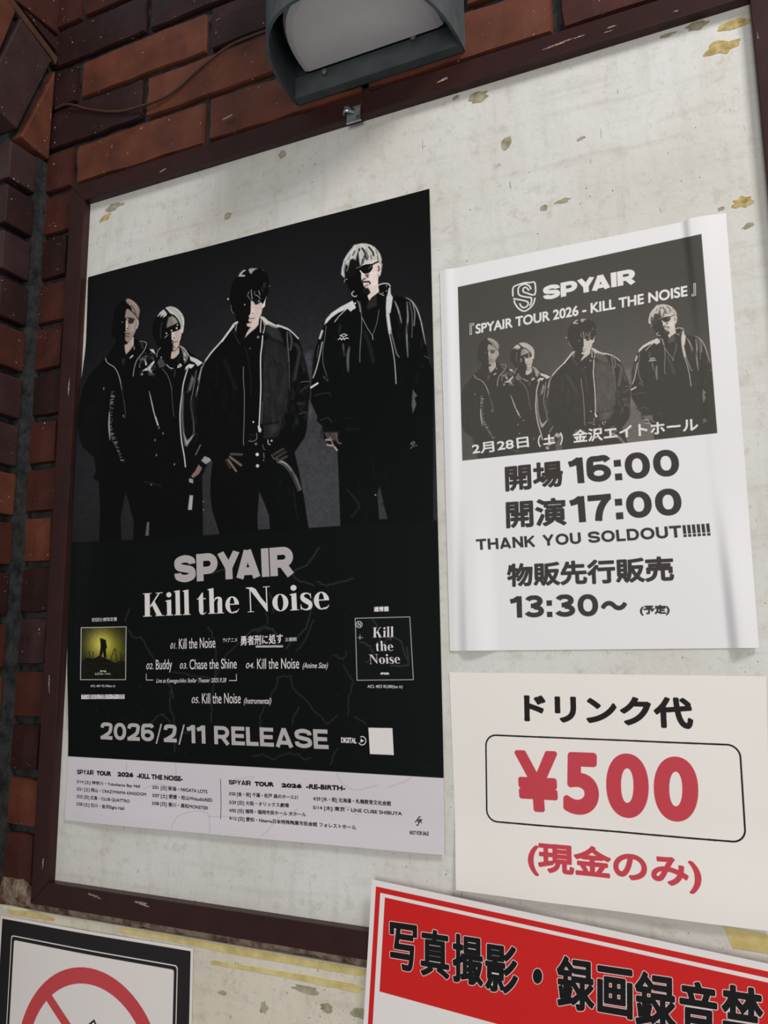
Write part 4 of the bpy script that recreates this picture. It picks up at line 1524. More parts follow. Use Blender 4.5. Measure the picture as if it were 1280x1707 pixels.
    c.line(d1((180, 900), (190, 850), (235, 835)), 1.5, 150)
    c.line(d1((905, 965), (1000, 930), (1110, 935), (1155, 985)), 2.0, 205)
    c.line(d1((930, 1140), (1020, 1185)), 1.4, 190)
    for q in ((1080, 980), (1075, 1090), (1000, 1130)):
        c.dot(*d1(q)[0], 1.0, 190)
    c.poly(d1((1125, 1020), (1160, 1005), (1170, 1150), (1215, 1225), (1190, 1400), (1165, 1560), (1078, 1560), (1078, 1250)), 196, .8)
    c.poly(d1((350, 1290), (425, 1430), (400, 1480), (330, 1440), (240, 1470), (0, 1560), (-100, 1620), (-120, 1580), (0, 1500)), 214, .8)
    c.line(d1((455, 1300), (490, 1370), (520, 1536)), 1.6, 150)
    c.poly(d2((470, 680), (350, 740), (255, 805), (200, 870), (185, 925), (215, 900), (260, 850), (330, 800), (420, 760), (455, 790), (500, 750)), 202, .8)
    c.line(d2((405, 770), (340, 830), (292, 892)), 1.7, 175)
    c.line(d2((205, 935), (190, 1060), (172, 1180), (175, 1320), (215, 1450)), 1.3, 110, .7)
    c.line(d2((180, 1450), (220, 1490)), 3, 70, 1.4)
    c.line(d2((165, 985), (140, 1060)), 3.6, 190, .9)
    c.line(d2((165, 1100), (135, 1250), (105, 1370), (72, 1460)), 2.3, 165, .8)
    c.line(d2((130, 1130), (110, 1250)), 1.2, 90)
    c.line(d2((545, 690), (562, 800), (565, 960), (550, 1150), (546, 1300)), 1.4, 120)
    c.line(d2((570, 850), (620, 950), (672, 1030)), 1.1, 165)
    c.line(d2((742, 770), (720, 900), (680, 1020)), 1.0, 130)
    c.line(d2((675, 1030), (680, 1072)), 1.5, 165)
    c.line(d2((835, 640), (828, 760), (838, 880), (855, 1000)), 5.5, 196, 1)
    c.line(d2((818, 820), (840, 980), (870, 1120), (900, 1300), (915, 1520)), 1.7, 178, .7)
    c.line(d2((860, 980), (890, 1100), (920, 1210), (945, 1250)), 2.0, 130, .9)
    c.line(d2((900, 680), (940, 780), (970, 905)), 3.0, 150, 1, taper=True)
    c.line(d2((1025, 690), (1035, 850), (1022, 1000), (1035, 1250)), 3.4, 140, 1.2, taper=True)
    c.line(d2((1050, 690), (1075, 800), (1080, 900), (1075, 1050)), 1.8, 110, .9)
    c.line(d2((1080, 690), (1105, 800), (1098, 930)), 2.2, 130, .9)
    c.line(d2((1010, 645), (1070, 680), (1125, 760), (1165, 880), (1190, 1000), (1215, 1120)), 2.4, 170, .9, taper=True)
    c.line(d2((1200, 1240), (1250, 1262)), 1.6, 80)
    c.line(d2((440, 1150), (425, 1250), (428, 1400)), 4, 112, 1.8, taper=True)
    c.line(d2((375, 1120), (390, 1230)), 3, 86, 1.4)
    c.line(d2((600, 1000), (650, 1150), (680, 1290)), 5, 36, 3)
    c.line(d2((345, 930), (340, 1000)), 4, 40, 2)
    c.poly(d3((328, 235), (378, 212), (418, 230), (370, 252)), 205, .5)
    c.poly(d3((352, 233), (378, 222), (398, 231), (372, 243)), 20, .4)
    c.line(d3((318, 275), (340, 258), (352, 278), (368, 258), (380, 275), (396, 258), (420, 262)), 1.8, 200, .5, sm=False)
    c.poly(d3((1032, 1310), (1060, 1280), (1088, 1295), (1065, 1325)), 110, .5)
    c.dot(*d3((1062, 1302))[0], 1.5, 30)
    c.line(d3((1035, 1355), (1060, 1335), (1100, 1325)), 1.8, 90)
    c.line(d3((90, 830), (150, 812), (230, 805), (240, 830)), 1.8, (34, 46, 42), .9)
    c.line(d3((140, 1075), (220, 1050), (250, 1090)), 1.8, (42, 54, 50), .9)
    c.line(d3((395, 1168), (525, 1158)), 1.2, (24, 40, 36))
    c.line(d3((390, 1060), (470, 1045)), 1.2, (22, 34, 30))
    c.line(d3((50, 750), (115, 708)), 3.4, 205)
    c.poly(d3((175, 1195), (320, 1190), (300, 1280), (215, 1270)), (76, 66, 62), 1.6)
    for s, w_, v_ in ((((200, 1270), (250, 1270)), 3.2, (168, 150, 138)), (((215, 1320), (270, 1330), (308, 1372)), 3.0, (180, 162, 150)), (((240, 1250), (275, 1330)), 3, (130, 112, 102)), (((300, 1210), (315, 1290), (345, 1305)), 3, (96, 84, 78))):
        c.line(d3(*s), w_, v_, 1)
    c.dot(*d3((232, 1308))[0], 1.8, (44, 30, 28))
    for s in (((835, 1150 - 30), (860, 1200), (835, 1290)),):
        pass
    c.line(c4((820, 560), (870, 620), (880, 650), (840, 700)), 3, (34, 44, 44), 2, .8)
    c.dot(*c4((966, 585))[0], 1.3, 160)


def value_noise(h, w, cell, seed):
    r = np.random.RandomState(seed)
    g = r.rand(int(h / cell) + 3, int(w / cell) + 3).astype(np.float32)
    y, x = np.arange(h) / cell, np.arange(w) / cell
    yi, xi = y.astype(int), x.astype(int)
    fy, fx = (y - yi)[:, None], (x - xi)[None, :]
    fy, fx = fy * fy * (3 - 2 * fy), fx * fx * (3 - 2 * fx)
    A = g[yi][:, xi] * (1 - fx) + g[yi][:, xi + 1] * fx
    B = g[yi + 1][:, xi] * (1 - fx) + g[yi + 1][:, xi + 1] * fx
    return A * (1 - fy) + B * fy - .5


def leather(c):
    """soft sheen strokes on the jackets and the grain of the picture"""
    r = np.random.RandomState(8)
    for x0_, x1_, y0_, y1_, n_, lo, hi in ((440, 478, 580, 700, 60, 24, 58), (486, 512, 580, 720, 26, 22, 56), (345, 395, 600, 720, 26, 12, 26), (535, 600, 560, 720, 26, 10, 24), (660, 705, 520, 640, 24, 12, 40),
                                           (150, 185, 640, 740, 16, 10, 20), (310, 330, 630, 720, 22, 16, 60), (445, 500, 780, 860, 14, 10, 24), (585, 650, 740, 860, 16, 10, 22)):
        for _ in range(n_):
            x, y = r.uniform(x0_, x1_), r.uniform(y0_, y1_)
            k = r.uniform(6, 22)
            c.line([(x, y), (x + r.uniform(-3, 3), y + k * .5), (x + r.uniform(-5, 5), y + k)], r.uniform(1.2, 4.5), r.uniform(lo, hi), r.uniform(1.0, 2.6), .5, taper=True)
    n = value_noise(c.h, c.w, 2.2, 1) * .5 + value_noise(c.h, c.w, 5, 2) * .5 + value_noise(c.h, c.w, 14, 3) * .35
    v = c.img.mean(-1, keepdims=True)
    c.img = c.img * (1 + n[..., None] * (.30 * np.clip((v - 6) / 30, 0, 1) * np.clip((150 - v) / 90, .35, 1)))
    c.img = np.where(v > 60, c.img * (1 + .10 * np.clip((v - 60) / 100, 0, 1)), c.img)


pieces = []
KN = {'YA': -.24, 'PY': -.07}
# ---- large band poster (B2)
pc = [onsurf(147, 462, surf_poster), onsurf(715.5, 314.5, surf_poster), onsurf(107.5, 1367, surf_poster), onsurf(741, 1425.5, surf_poster)]
cv = Canvas(pc, surf_poster, 2500)
draw_band(cv)
leather(cv)
# black lower part with its fine crack drawing, then the pale strip at the foot
cv.poly([(60, 906), (130, 903.5), (245, 899), (460, 884), (560, 877), (724, 868), (800, 864), (800, 1304), (740, 1296.5), (440, 1279), (110, 1260.5), (60, 1258)], (9, 11, 11), .8)
XX, YY = cv.X, cv.Y
gr = np.clip((XX - 380) / 330, 0, 1) * np.clip((YY - 560) / 260, 0, 1) * (YY < 1298)  # greenish sheen of the lit satin paper, painted in, stronger to the right
cv.img += gr[..., None] * np.array([0.0, 6.0, 4.5], np.float32)
e6 = crop(2.1333, 120, 880)
e7 = crop(4.267, 120, 1000)
e8 = crop(3.879, 420, 1000)
rs_ = np.random.RandomState(3)


def crack(pts, v, w=1.2):
    q = []
    for i in range(len(pts) - 1):
        a, b = np.array(pts[i]), np.array(pts[i + 1])
        for t in (0, .25, .5, .75):
            q.append(tuple(a + (b - a) * t + rs_.uniform(-1.6, 1.6, 2)))
    q.append(pts[-1])
    cv.line(q, w, v, .6, .95, sm=False)
    cv.line(q, w * 4, v, 2.0, .18, sm=False)


for s in (((770, 165), (800, 150), (840, 130), (880, 70)), ((870, 190), (905, 205), (950, 195), (1000, 180)), ((620, 385), (650, 360), (690, 350), (730, 378)), ((760, 430), (800, 390), (830, 355), (850, 290), (855, 250)),
          ((700, 230), (720, 270), (715, 300)), ((500, 160), (560, 140)), ((790, 170), (810, 190), (860, 205)), ((1180, 370), (1195, 330))):
    crack(e6(*s), 62)
for s in (((400, 220), (430, 262), (500, 272), (550, 380), (600, 440)), ((640, 560), (700, 620), (720, 700)), ((720, 520), (780, 520), (900, 550), (1020, 560), (1050, 490)), ((970, 190), (1012, 280), (1025, 400), (1012, 600), (990, 700), (992, 870)),
          ((560, 880), (610, 822), (650, 812), (700, 870)), ((1050, 480), (1100, 380), (1200, 300)), ((380, 160), (410, 60)), ((700, 640), (690, 750), (740, 900), (730, 1080)), ((780, 950), (950, 900))):
    crack(e7(*s), 56)
for s in (((170, 500), (250, 490), (268, 570), (350, 650), (430, 740), (485, 810), (550, 750)), ((590, 420), (620, 480), (660, 530), (630, 620), (620, 745)), ((0, 1010), (70, 1000), (140, 1030), (230, 990), (300, 1000), (340, 1030), (380, 1025)),
          ((80, 690), (55, 760), (50, 830)), ((30, 210), (80, 180), (130, 190), (160, 230)), ((290, 330), (350, 250), (400, 130)), ((0, 190), (50, 200)), ((170, 500), (150, 570), (110, 640)), ((510, 1060), (530, 990), (560, 960)),
          ((300, 690), (260, 800)), ((670, 760), (740, 805)), ((530, 360), (590, 390), (610, 330)), ((90, 80), (100, 150))):
    crack(e8(*s), 52)
for _ in range(90):
    cv.dot(rs_.uniform(135, 720), rs_.uniform(920, 1280), rs_.uniform(.4, 1.1), rs_.uniform(28, 60), .6, .8)
cv.poly([(60, 1257.5), (110, 1260.5), (440, 1279.5), (740, 1297), (800, 1301), (800, 1480), (60, 1420)], (218, 213, 219), .6)
ea = crop(3.879, 100, 1240)
eb = crop(3.2, 360, 1270)
for s in (ea((430, 120), (425, 200)), ea((745, 130), (750, 200)), ea((720, 550), (745, 490), (790, 455), (950, 445), (965, 580)), ea((960, 470), (1100, 470)), ea((540, 290), (640, 260), (760, 300)), ea((1140, 230), (1260, 210)),
          eb((640, 60), (680, 120), (750, 150), (860, 125)), eb((920, 135), (1000, 110), (1040, 80)), eb((240, 400), (290, 350), (330, 300), (440, 250)), eb((80, 120), (200, 90)), eb((600, 260), (700, 240), (760, 290))):
    q = [(a + rs_.uniform(-.8, .8), b + rs_.uniform(-.8, .8)) for a, b in smooth(s, n=4)]
    cv.line(q, 1.1, (186, 181, 188), .7, .9, sm=False)
# picture of the left cover (generic: a dark mound in yellow mist), the right one is bare black
z7 = e7
x0, x1, y0, y1 = 135.5, 210.3, 1046, 1133
m = cv.box(x0, x1, y0, y1)
XL, YL = cv.X[m], cv.Y[m]
g = np.exp(-.5 * ((XL - 168) / 17) ** 2 - .5 * ((YL - 1072) / 18) ** 2)
g2 = np.exp(-.5 * ((XL - 186) / 24) ** 2 - .5 * ((YL - 1085) / 22) ** 2)
nz_ = .5 + .5 * np.sin(XL * .5 + 3 * np.sin(YL * .17)) * np.sin(YL * .33 + XL * .11)
val = np.stack([22 + 150 * g + 58 * g2 + 10 * nz_, 24 + 140 * g + 55 * g2 + 9 * nz_, 14 + 70 * g + 8 * g2], -1)
tmp = cv.img.copy()
cv.img[m] = val
cv.bg = cv.img.copy()
cv.img = tmp
cv.poly([(135.5, 1046), (210.3, 1045), (209.3, 1133), (134.3, 1133)], 'bg', .5)
cv.poly(z7((70, 440), (110, 410), (150, 420), (190, 400), (230, 410), (270, 430), (310, 450), (345, 430), (381, 440), (379, 563), (64, 563)), (20, 20, 10), .9)
cv.poly(z7((205, 330), (240, 325), (245, 410), (228, 412), (222, 370), (206, 410), (192, 412)), (16, 15, 8), .7)
cv.poly(z7((200, 270), (240, 285), (250, 345), (205, 345)), (18, 17, 9), .8)
for s in (((270, 440), (300, 350)), ((320, 440), (305, 345)), ((350, 430), (345, 380)), ((130, 420), (120, 370)), ((100, 440), (90, 400)), ((150, 430), (150, 370)), ((340, 450), (372, 390))):
    cv.line(z7(*s), 1.0, (22, 22, 10))
for _ in range(70):
    x, y = rs_.uniform(136, 208), rs_.uniform(1100, 1130)
    cv.line([(x, y), (x + rs_.uniform(-5, 5), y + rs_.uniform(-3, 3))], .9, (rs_.uniform(30, 58), rs_.uniform(32, 56), rs_.uniform(16, 26)), .5, .7)
cv.line([(135.3, 1046.3), (210.3, 1044.8), (209.3, 1133), (134.2, 1133), (135.3, 1046.3)], 1.3, 205, .5, sm=False)
cv.poly([(592, 1030.5), (683, 1028.2), (689, 1133), (595, 1134)], (15, 20, 20), .5)
for s in (((780, 130), (810, 170), (830, 260)), ((700, 270), (760, 300), (790, 360)), ((850, 280), (900, 240), (960, 260), (1000, 380)), ((740, 400), (780, 370), (850, 400)), ((900, 430), (1010, 425)), ((870, 200), (900, 260)), ((1000, 300), (1010, 420))):
    crack(e8(*s), 74, 1.0)
cv.line([(592, 1030.7), (683, 1028.3), (689, 1133), (595, 1134), (592, 1030.7)], 1.3, 200, .5, sm=False)

SP = surf_poster
w_ = Ink(SP, cv)
serif(w_, 'Kill the Noise', e6((252, 233))[0], e6((253, 316))[0], e6((918, 288))[0])
T6 = lambda b, tl, bl, r, top=False, bold=.00012, cap=True, ink=None, z=e6, **k: text(ink or w_, b, z(tl)[0], z(bl)[0], z(r)[0], top, bold, cap, **k)
T6('01.', (352, 409), (348, 430), (371, 430))
T6('Kill the Noise', (380, 394), (380, 431), (510, 426))
T6('TVアニメ', (536, 394), (536, 407), (588, 405))
T6('主題歌', (757, 390), (757, 404), (800, 403), cap=False)
T6('勇者刑に処す', (599, 384), (599, 419), (750, 411), bold=.0003, cap=False)
T6('02.', (266, 482), (263, 503), (290, 502))
T6('Buddy', (298, 469), (298, 504), (356, 502))
T6('03.', (385, 481), (382, 501), (410, 501))
T6('Chase the Shine', (418, 468), (418, 503), (586, 500))
T6('04.', (620, 480), (617, 500), (648, 499))
T6('Kill the Noise', (658, 465), (658, 502), (808, 500))
T6('(Anime Size)', (823, 479), (819, 499), (908, 499))
T6('Live at Kawaguchiko Stellar Theater 2025.9.28', (302, 536), (299, 551), (547, 549), bold=.0001)
T6('05.', (427, 602), (424, 623), (453, 623))
T6('Kill the Noise', (462, 588), (462, 625), (600, 624))
T6('(Instrumental)', (614, 604), (610, 625), (707, 626))
T6('初回仕様限定盤', (70, 320), (70, 334), (160, 331), bold=.0001, cap=False)
T6('通常盤', (1073, 280), (1073, 299), (1127, 297), bold=.0003, cap=False)
T6('AICL 4851 ¥2,100(tax in)', (66, 558), (65, 566), (153, 566), bold=.0001)
T6('AICL 4853 ¥2,000(tax in)', (1051, 558), (1050, 569), (1175, 570), bold=.0001)
T6('SPYAIR', (1097, 514), (1097, 522), (1128, 522), bold=.0004)
T6('SPYAIR', (100, 507), (100, 512), (122, 512), bold=.0002)
for b_, q in (('Kill', ((1070, 354), (1070, 390), (1144, 388))), ('the', ((1078, 404), (1080, 438), (1144, 437))), ('Noise', ((1055, 450), (1057, 484), (1168, 482)))):
    serif(w_, b_, *[e6(p)[0] for p in q])
serif(w_, 'Kill the Noise', *[e6(p)[0] for p in ((82, 515), (82, 523), (138, 522))])
w_.pxline(e6((264, 518), (264, 541), (289, 541)), .0009)
w_.pxline(e6((558, 543), (585, 543), (584, 519)), .0009)
w_.px(e6((33, 593), (187, 592), (187, 608), (33, 609)))
w_.pxline([(594.5 + 5.2 * math.cos(a) + 4, 1041 + 5.2 * math.sin(a)) for a in np.linspace(0, 6.283, 17)], .0008)
w_.pxline([(596.5, 1044), (597, 1038), (600.5, 1044), (601, 1038)], .0008)
w_.pxline([(600, 1058), (600, 1067)], .0006)
w_.pxline([(596, 1063), (605, 1063)], .0006)
T8 = lambda b, tl, bl, r, **k: T6(b, tl, bl, r, z=e8, **k)
T8('DIGITAL', (575, 888), (576, 924), (676, 929), bold=.0003)
ccx, ccy = e8((712, 911))[0]
w_.pxline([(ccx + 6.2 * math.cos(a), ccy + 7.0 * math.sin(a)) for a in np.linspace(-2.1, 2.7, 20)], .0011)
w_.px([(ccx - 2.6, ccy - 3.6), (ccx + 3.4, ccy), (ccx - 2.6, ccy + 3.6)])
w_.px(e8((752, 826), (908, 829), (917, 1004), (762, 997)))
w_.ink((232, 228, 226))
g_ = w_
grotesque(g_, 'SPYAIR', e6((363, 100))[0], e6((365, 196))[0], e6((793, 167))[0], t=.275, gap=.035, kern=KN)
grotesque(g_, '2026/2/11 RELEASE', e7((203, 870))[0], e7((203, 992))[0], e8((495, 966))[0], t=.215, gap=.075)
T6('主題歌', (757, 390), (757, 404), (800, 403), ink=g_, cap=False)
g_.px(e6((653, 418), (750, 417), (750, 425), (653, 426)))
g_.ink((186, 182, 180))
k_ = w_
KA = lambda b, tl, bl, r, z=ea, bold=.0001, cap=True: text(k_, b, z(tl)[0], z(bl)[0], z(r)[0], False, bold, cap)
grotesque(k_, 'SPYAIR', ea((111, 166))[0], ea((110, 196))[0], ea((218, 201))[0], t=.22, gap=.04)
KA('TOUR', (237, 174), (236, 203), (330, 208), bold=.0005)
KA('2026', (372, 182), (371, 211), (474, 216), bold=.0005)
KA('-KILL THE NOISE-', (498, 190), (497, 222), (793, 243), bold=.0004)
for b_, q in (('2/14 [土] 神奈川・Yokohama Bay Hall', ((109, 234), (108, 252), (517, 284))), ('2/21 [土] 岡山・CRAZYMAMA KINGDOM', ((107, 281), (107, 300), (556, 337))), ('2/22 [日] 広島・CLUB QUATTRO', ((107, 329), (107, 348), (450, 381))),
              ('2/28 [土] 石川・金沢Eight Hall', ((106, 377), (106, 396), (414, 428))), ('3/01 [日] 新潟・NIIGATA LOTS', ((597, 270), (597, 291), (953, 321))), ('3/07 [土] 愛媛・松山WstudioRED', ((596, 322), (596, 343), (985, 376))),
              ('3/08 [日] 香川・高松MONSTER', ((595, 373), (594, 394), (957, 427)))):
    KA(b_, *q)
k_.pxline(ea((1038, 228), (1038, 487)), .0007)
grotesque(k_, 'SPYAIR', eb((68, 96))[0], eb((68, 120))[0], eb((187, 126))[0], t=.22, gap=.04)
KA('TOUR', (206, 105), (206, 129), (308, 133), z=eb, bold=.0005)
KA('2026', (349, 114), (349, 136), (457, 141), z=eb, bold=.0005)
KA('-RE-BIRTH-', (481, 118), (480, 144), (690, 154), z=eb, bold=.0004)
for b_, q in (('3/20 [金・祝] 千葉・松戸 森のホール21', ((69, 161), (69, 178), (437, 199))), ('3/29 [日] 大阪・オリックス劇場', ((70, 207), (70, 224), (389, 242))), ('4/05 [日] 福岡・福岡市民ホール 大ホール', ((70, 250), (70, 267), (480, 291))),
              ('4/12 [日] 愛知・Niterra日本特殊陶業市民会館 フォレストホール', ((70, 291), (70, 308), (748, 361))), ('4/29 [水・祝] 北海道・札幌教育文化会館', ((517, 187), (517, 205), (933, 233))),
              ('5/14 [木] 東京・LINE CUBE SHIBUYA', ((517, 234), (517, 252), (992, 286))), ('NOT FOR SALE', ((1033, 367), (1033, 387), (1135, 393)))):
    KA(b_, *q, z=eb)
k_.pxline(eb((1092, 292), (1080, 296), (1079, 312), (1083, 330), (1074, 340), (1068, 334)), .0008)
k_.pxline(eb((1062, 324), (1074, 306), (1080, 326)), .0008)
k_.pxline(eb((1086, 324), (1087, 306), (1097, 310), (1088, 315), (1099, 327)), .0008)
KA('アニメ描きおろし三方背スリーブケース付き', (37, 595), (37, 606), (184, 605), z=e6, bold=0)
k_.ink((24, 22, 24))
del w_, g_, k_
pieces.append(('band_poster', pc, surf_poster, 110, 100, cv.img, .5, .12, .00022, 'large black concert poster of four men in dark jackets, with pale schedule strip', 'poster'))

# ---- white A3 notice with the same picture
SN = surf_notice
nc = [onsurf(733, 452, SN), onsurf(1210, 355, SN), onsurf(750, 1085, SN), onsurf(1265, 1080, SN)]
Mx = np.array([[1.9936, -0.0495], [0.0050, 2.0341], [-1.0829, 0.3668]])
SRC = [(213, 535), (290, 545), (432, 715), (617, 447), (571, 560)]
DST = [(817, 583), (877, 597), (993, 692), (1115, 532), (1086, 597)]
_P = np.array([onsurf(*p, SP) for p in SRC])
_Q = np.array([onsurf(*p, SN) for p in DST])
Mx = np.linalg.lstsq(np.c_[_Q, np.ones(5)], _P, rcond=None)[0]
cn = Canvas(nc, SN, 2300, lambda P: P @ Mx[:2] + Mx[2])
draw_band(cn)
leather(cn)
toner = cn.img.mean(-1, keepdims=True)
toner = 74 + np.clip(toner - 7, 0, 255) ** .95 * .86
tn = toner * np.array([1.0, .965, .92], np.float32)
cn2 = Canvas(nc, SN, 2300, base=(240, 239, 241))
cn2.bg = tn
cn2.poly([(763, 478.5), (1169, 390), (1195.5, 722), (770.5, 768)], 'bg', .4)
zc_ = crop(2.370, 720, 350)
zd = crop(2.327, 720, 700)
wn = Ink(SN, cn2)
grotesque(wn, 'SPYAIR', zc_((438, 302))[0], zc_((440, 358))[0], zc_((807, 288))[0], t=.275, gap=.03, kern=KN)
text(wn, 'SPYAIR TOUR 2026 - KILL THE NOISE', zc_((172, 452))[0], zc_((172, 490))[0], zc_((1010, 340))[0], bold=.00045, cap=True)
text(wn, '2月28日', (786, 740), (787.5, 758), (880.3, 727), True, .0004)
text(wn, '（', (896.5, 726), (896.5, 746), (901.5, 725), True, .0003)
text(wn, '土', (905, 725.5), (905.5, 742), (925, 722.5), True, .0005)
text(wn, '）', (933, 721), (933, 742), (938, 720), True, .0003)
text(wn, '金沢エイトホール', (954.6, 717), (955, 739), (1163, 695), True, .0004)
for s in (((165, 448), (150, 450), (150, 492), (156, 491), (156, 456), (165, 454)), ((1027, 340), (1041, 337), (1040, 290), (1034, 291), (1035, 332), (1027, 334))):
    wn.pxline(zc_(*s), .0007, True)
zs = crop(5.333, 840, 440)
SH = [((80, 290), (80, 212), (122, 186), (180, 168), (230, 166), (274, 168), (274, 272), (200, 258), (172, 246), (170, 222), (184, 208), (204, 214), (222, 238)),
      ((82, 308), (104, 312), (150, 320), (192, 330), (214, 342), (208, 372), (182, 388), (158, 382), (138, 350)),
      ((276, 300), (262, 352), (230, 392), (182, 420), (132, 398), (98, 352), (90, 322)),
      ((128, 268), (126, 220), (146, 192)), ((128, 266), (150, 284), (210, 296), (244, 304), (240, 350), (226, 372)), ((146, 192), (186, 178), (226, 196), (240, 226))]
for s in SH:
    wn.pxline(smooth(zs(*s), n=3), .0017)
wn.ink((238, 236, 236))
kn = wn
text(kn, '開場', (841, 777), (842.5, 820), (937, 766.6), True, .00100)
grotesque(kn, '16:00', (945.5, 764.5), (949, 807), (1129, 748), True, t=.225, gap=.10)
text(kn, '開演', (842.5, 835), (843.8, 881), (942.6, 828.5), True, .00100)
grotesque(kn, '17:00', (947.8, 829), (951, 872), (1133.4, 812.6), True, t=.225, gap=.10)
grotesque(kn, 'THANK YOU SOLDOUT!!!!!!', (793, 899), (794, 917), (1182, 872.5), True, t=.215, gap=.10)
text(kn, '物販先行販売', (844.6, 940), (845.5, 979), (1121.8, 926.5), True, .00095)
grotesque(kn, '13:30', (849, 994.4), (850, 1030), (996, 990), True, t=.215, gap=.10)
text(kn, '〜', (1001.5, 1002), (1001.5, 1018), (1045, 1001), True, .0012)
text(kn, '(予定)', (1066.4, 1009), (1066.4, 1026.6), (1116, 1007.7), True, .0005)
kn.ink((66, 62, 59))
del wn, kn
pieces.append(('tour_notice', nc, SN, 132, 90, cn2.img, .6, .15, .0002, 'white A3 concert notice with grey band picture and showtimes, curling at its edges', 'notice'))

# ---- drink price sheet
SD = surf_drink
dc = [onsurf(749, 1120.5, SD), onsurf(1277, 1127.5, SD), onsurf(760, 1484, SD), onsurf(1287, 1553, SD)]
cd = Canvas(dc, SD, 3000, base=(244, 240, 234))
zf = crop(2.370, 740, 1100)
kd = Ink(SD, cd)
text(kd, 'ドリンク代', zf((315, 132))[0], zf((317, 246))[0], zf((980, 150))[0], True, .0013)
c4_ = [np.array(onsurf(*q, SD)) for q in zf((165, 296), (1168, 337), (1192, 722), (169, 636))]
rr = .0105
out = []
for i in range(4):
    p = c4_[i]
    a = (c4_[i - 1] - p) / np.linalg.norm(c4_[i - 1] - p)
    b = (c4_[(i + 1) % 4] - p) / np.linalg.norm(c4_[(i + 1) % 4] - p)
    for k in range(9):
        t = k / 8 * math.pi / 2
        out.append(p + a * rr * (1 - math.sin(t)) + b * rr * (1 - math.cos(t)))
kd.line(out, .0015, True)
kd.ink((34, 31, 30))
rd = kd
text(rd, '¥', zf((278, 356))[0], zf((292, 596))[0], zf((446, 361))[0], True, .0026)
text(rd, '5', zf((474, 363))[0], zf((470, 608))[0], zf((614, 368))[0], True, .0034)
text(rd, '0', zf((640, 366))[0], zf((640, 618))[0], zf((808, 374))[0], True, .0033)
text(rd, '0', zf((828, 378))[0], zf((828, 632))[0], zf((1004, 386))[0], True, .0033)
text(rd, '(現金のみ)', zf((330, 712))[0], zf((332, 850))[0], zf((1012, 778))[0], True, .0011)
rd.ink((204, 72, 84))
del kd, rd
pieces.append(('price_sheet', dc, SD, 48, 34, cd.img, .6, .15, .0002, 'white drink price sheet reading ¥500 in rose-red inside a rounded black outline', 'notice'))

# ---- red laminated no-photography sign
SR = surf_red
zr = crop(1.8824, 600, 1400)
TLr = onsurf(620, 1466, SR)
TRr = onsurf(1280, 1607, SR)
d_ = (TRr - TLr) / np.linalg.norm(TRr - TLr)
n_ = np.array([d_[1], -d_[0]])
if n_[1] > 0:
    n_ = -n_
rc = [TLr, TLr + d_ * .42, TLr + n_ * .297, TLr + d_ * .42 + n_ * .297]
cr = Canvas(rc, SR, 3000, base=(240, 236, 234))
RL = lambda u, v: TLr + d_ * u + n_ * v


def rloc(x, y):
    p = onsurf(x, y, SR) - TLr
    return float(p @ d_), float(p @ n_)


u1, v1 = rloc(*zr((50, 146))[0])
u2, v2 = rloc(*zr((78, 181))[0])
_, v3 = rloc(*zr((78, 480))[0])
ur = .42 - u1
r1 = Ink(SR, cr)
r1.line([RL(u1 + .0026, v1 + .0026), RL(ur, v1 + .0026), RL(ur, .297 - v1), RL(u1 + .0026, .297 - v1)], .0052, True)
r1.poly([RL(u2, v2), RL(.42 - u2, v2), RL(.42 - u2, v3), RL(u2, v3)])
r1.ink((212, 34, 32))
body = '写真撮影・録画録音禁止'
ext = [(93, 180, 256, 418), (190, 281, 276, 440), (290, 387, 292, 462), (392, 496, 322, 490), (540, 575, 402, 452), (617, 736, 360, 545), (744, 856, 392, 566), (862, 992, 408, 606), (1002, 1122, 437, 626), (1134, 1266, 450, 660), (1284, 1420, 475, 690)]
wr, kr = r1, Ink(SR, cr)
for ch, (xa, xb, ya, yb) in zip(body, ext):
    if ch == '・':
        pt = [zr((557 + 15 * math.cos(a), 428 + 24 * math.sin(a)))[0] for a in np.linspace(0, 6.28, 19)[:-1]]
        pt2 = [zr((557 + 17.5 * math.cos(a), 428 + 26.5 * math.sin(a)))[0] for a in np.linspace(0, 6.28, 19)[:-1]]
        kr.px(pt)
        wr.px(pt2)
        continue
    sl = .17 * (xb - xa)
    hh = (yb - ya) - sl
    args = (zr((xa, ya))[0], zr((xa, ya + hh))[0], zr((xb, ya + hh + sl))[0])
    text(kr, ch, *args, bold=.0012)
    text(wr, ch, *args, bold=.0012, grow=.0007)
wr.ink((240, 232, 228))
kr.ink((20, 18, 18))
del wr, kr, r1
pieces.append(('photo_ban_sign', rc, SR, 6, 4, cr.img, .3, .3, .0008, 'red and white laminated sign banning photography and recording, at lower right', 'sign'))

# ---- no-smoking notice
SS_ = surf_smoke
zq = crop(3.765, 0, 1500)
TLs = onsurf(1, 1526, SS_)
TRs = onsurf(322, 1581, SS_)
ds = (TRs - TLs) / np.linalg.norm(TRs - TLs)
ns = np.array([ds[1], -ds[0]])
if ns[1] > 0:
    ns = -ns
Wd = float(np.linalg.norm(TRs - TLs))
sc_ = [TLs, TRs, TLs + ns * .21, TRs + ns * .21]
cs = Canvas(sc_, SS_, 2400, base=(236, 230, 226))
QL = lambda u, v: TLs + ds * u + ns * v


def qloc(x, y):
    p = onsurf(*zq((x, y))[0], SS_) - TLs
    return float(p @ ds), float(p @ ns)


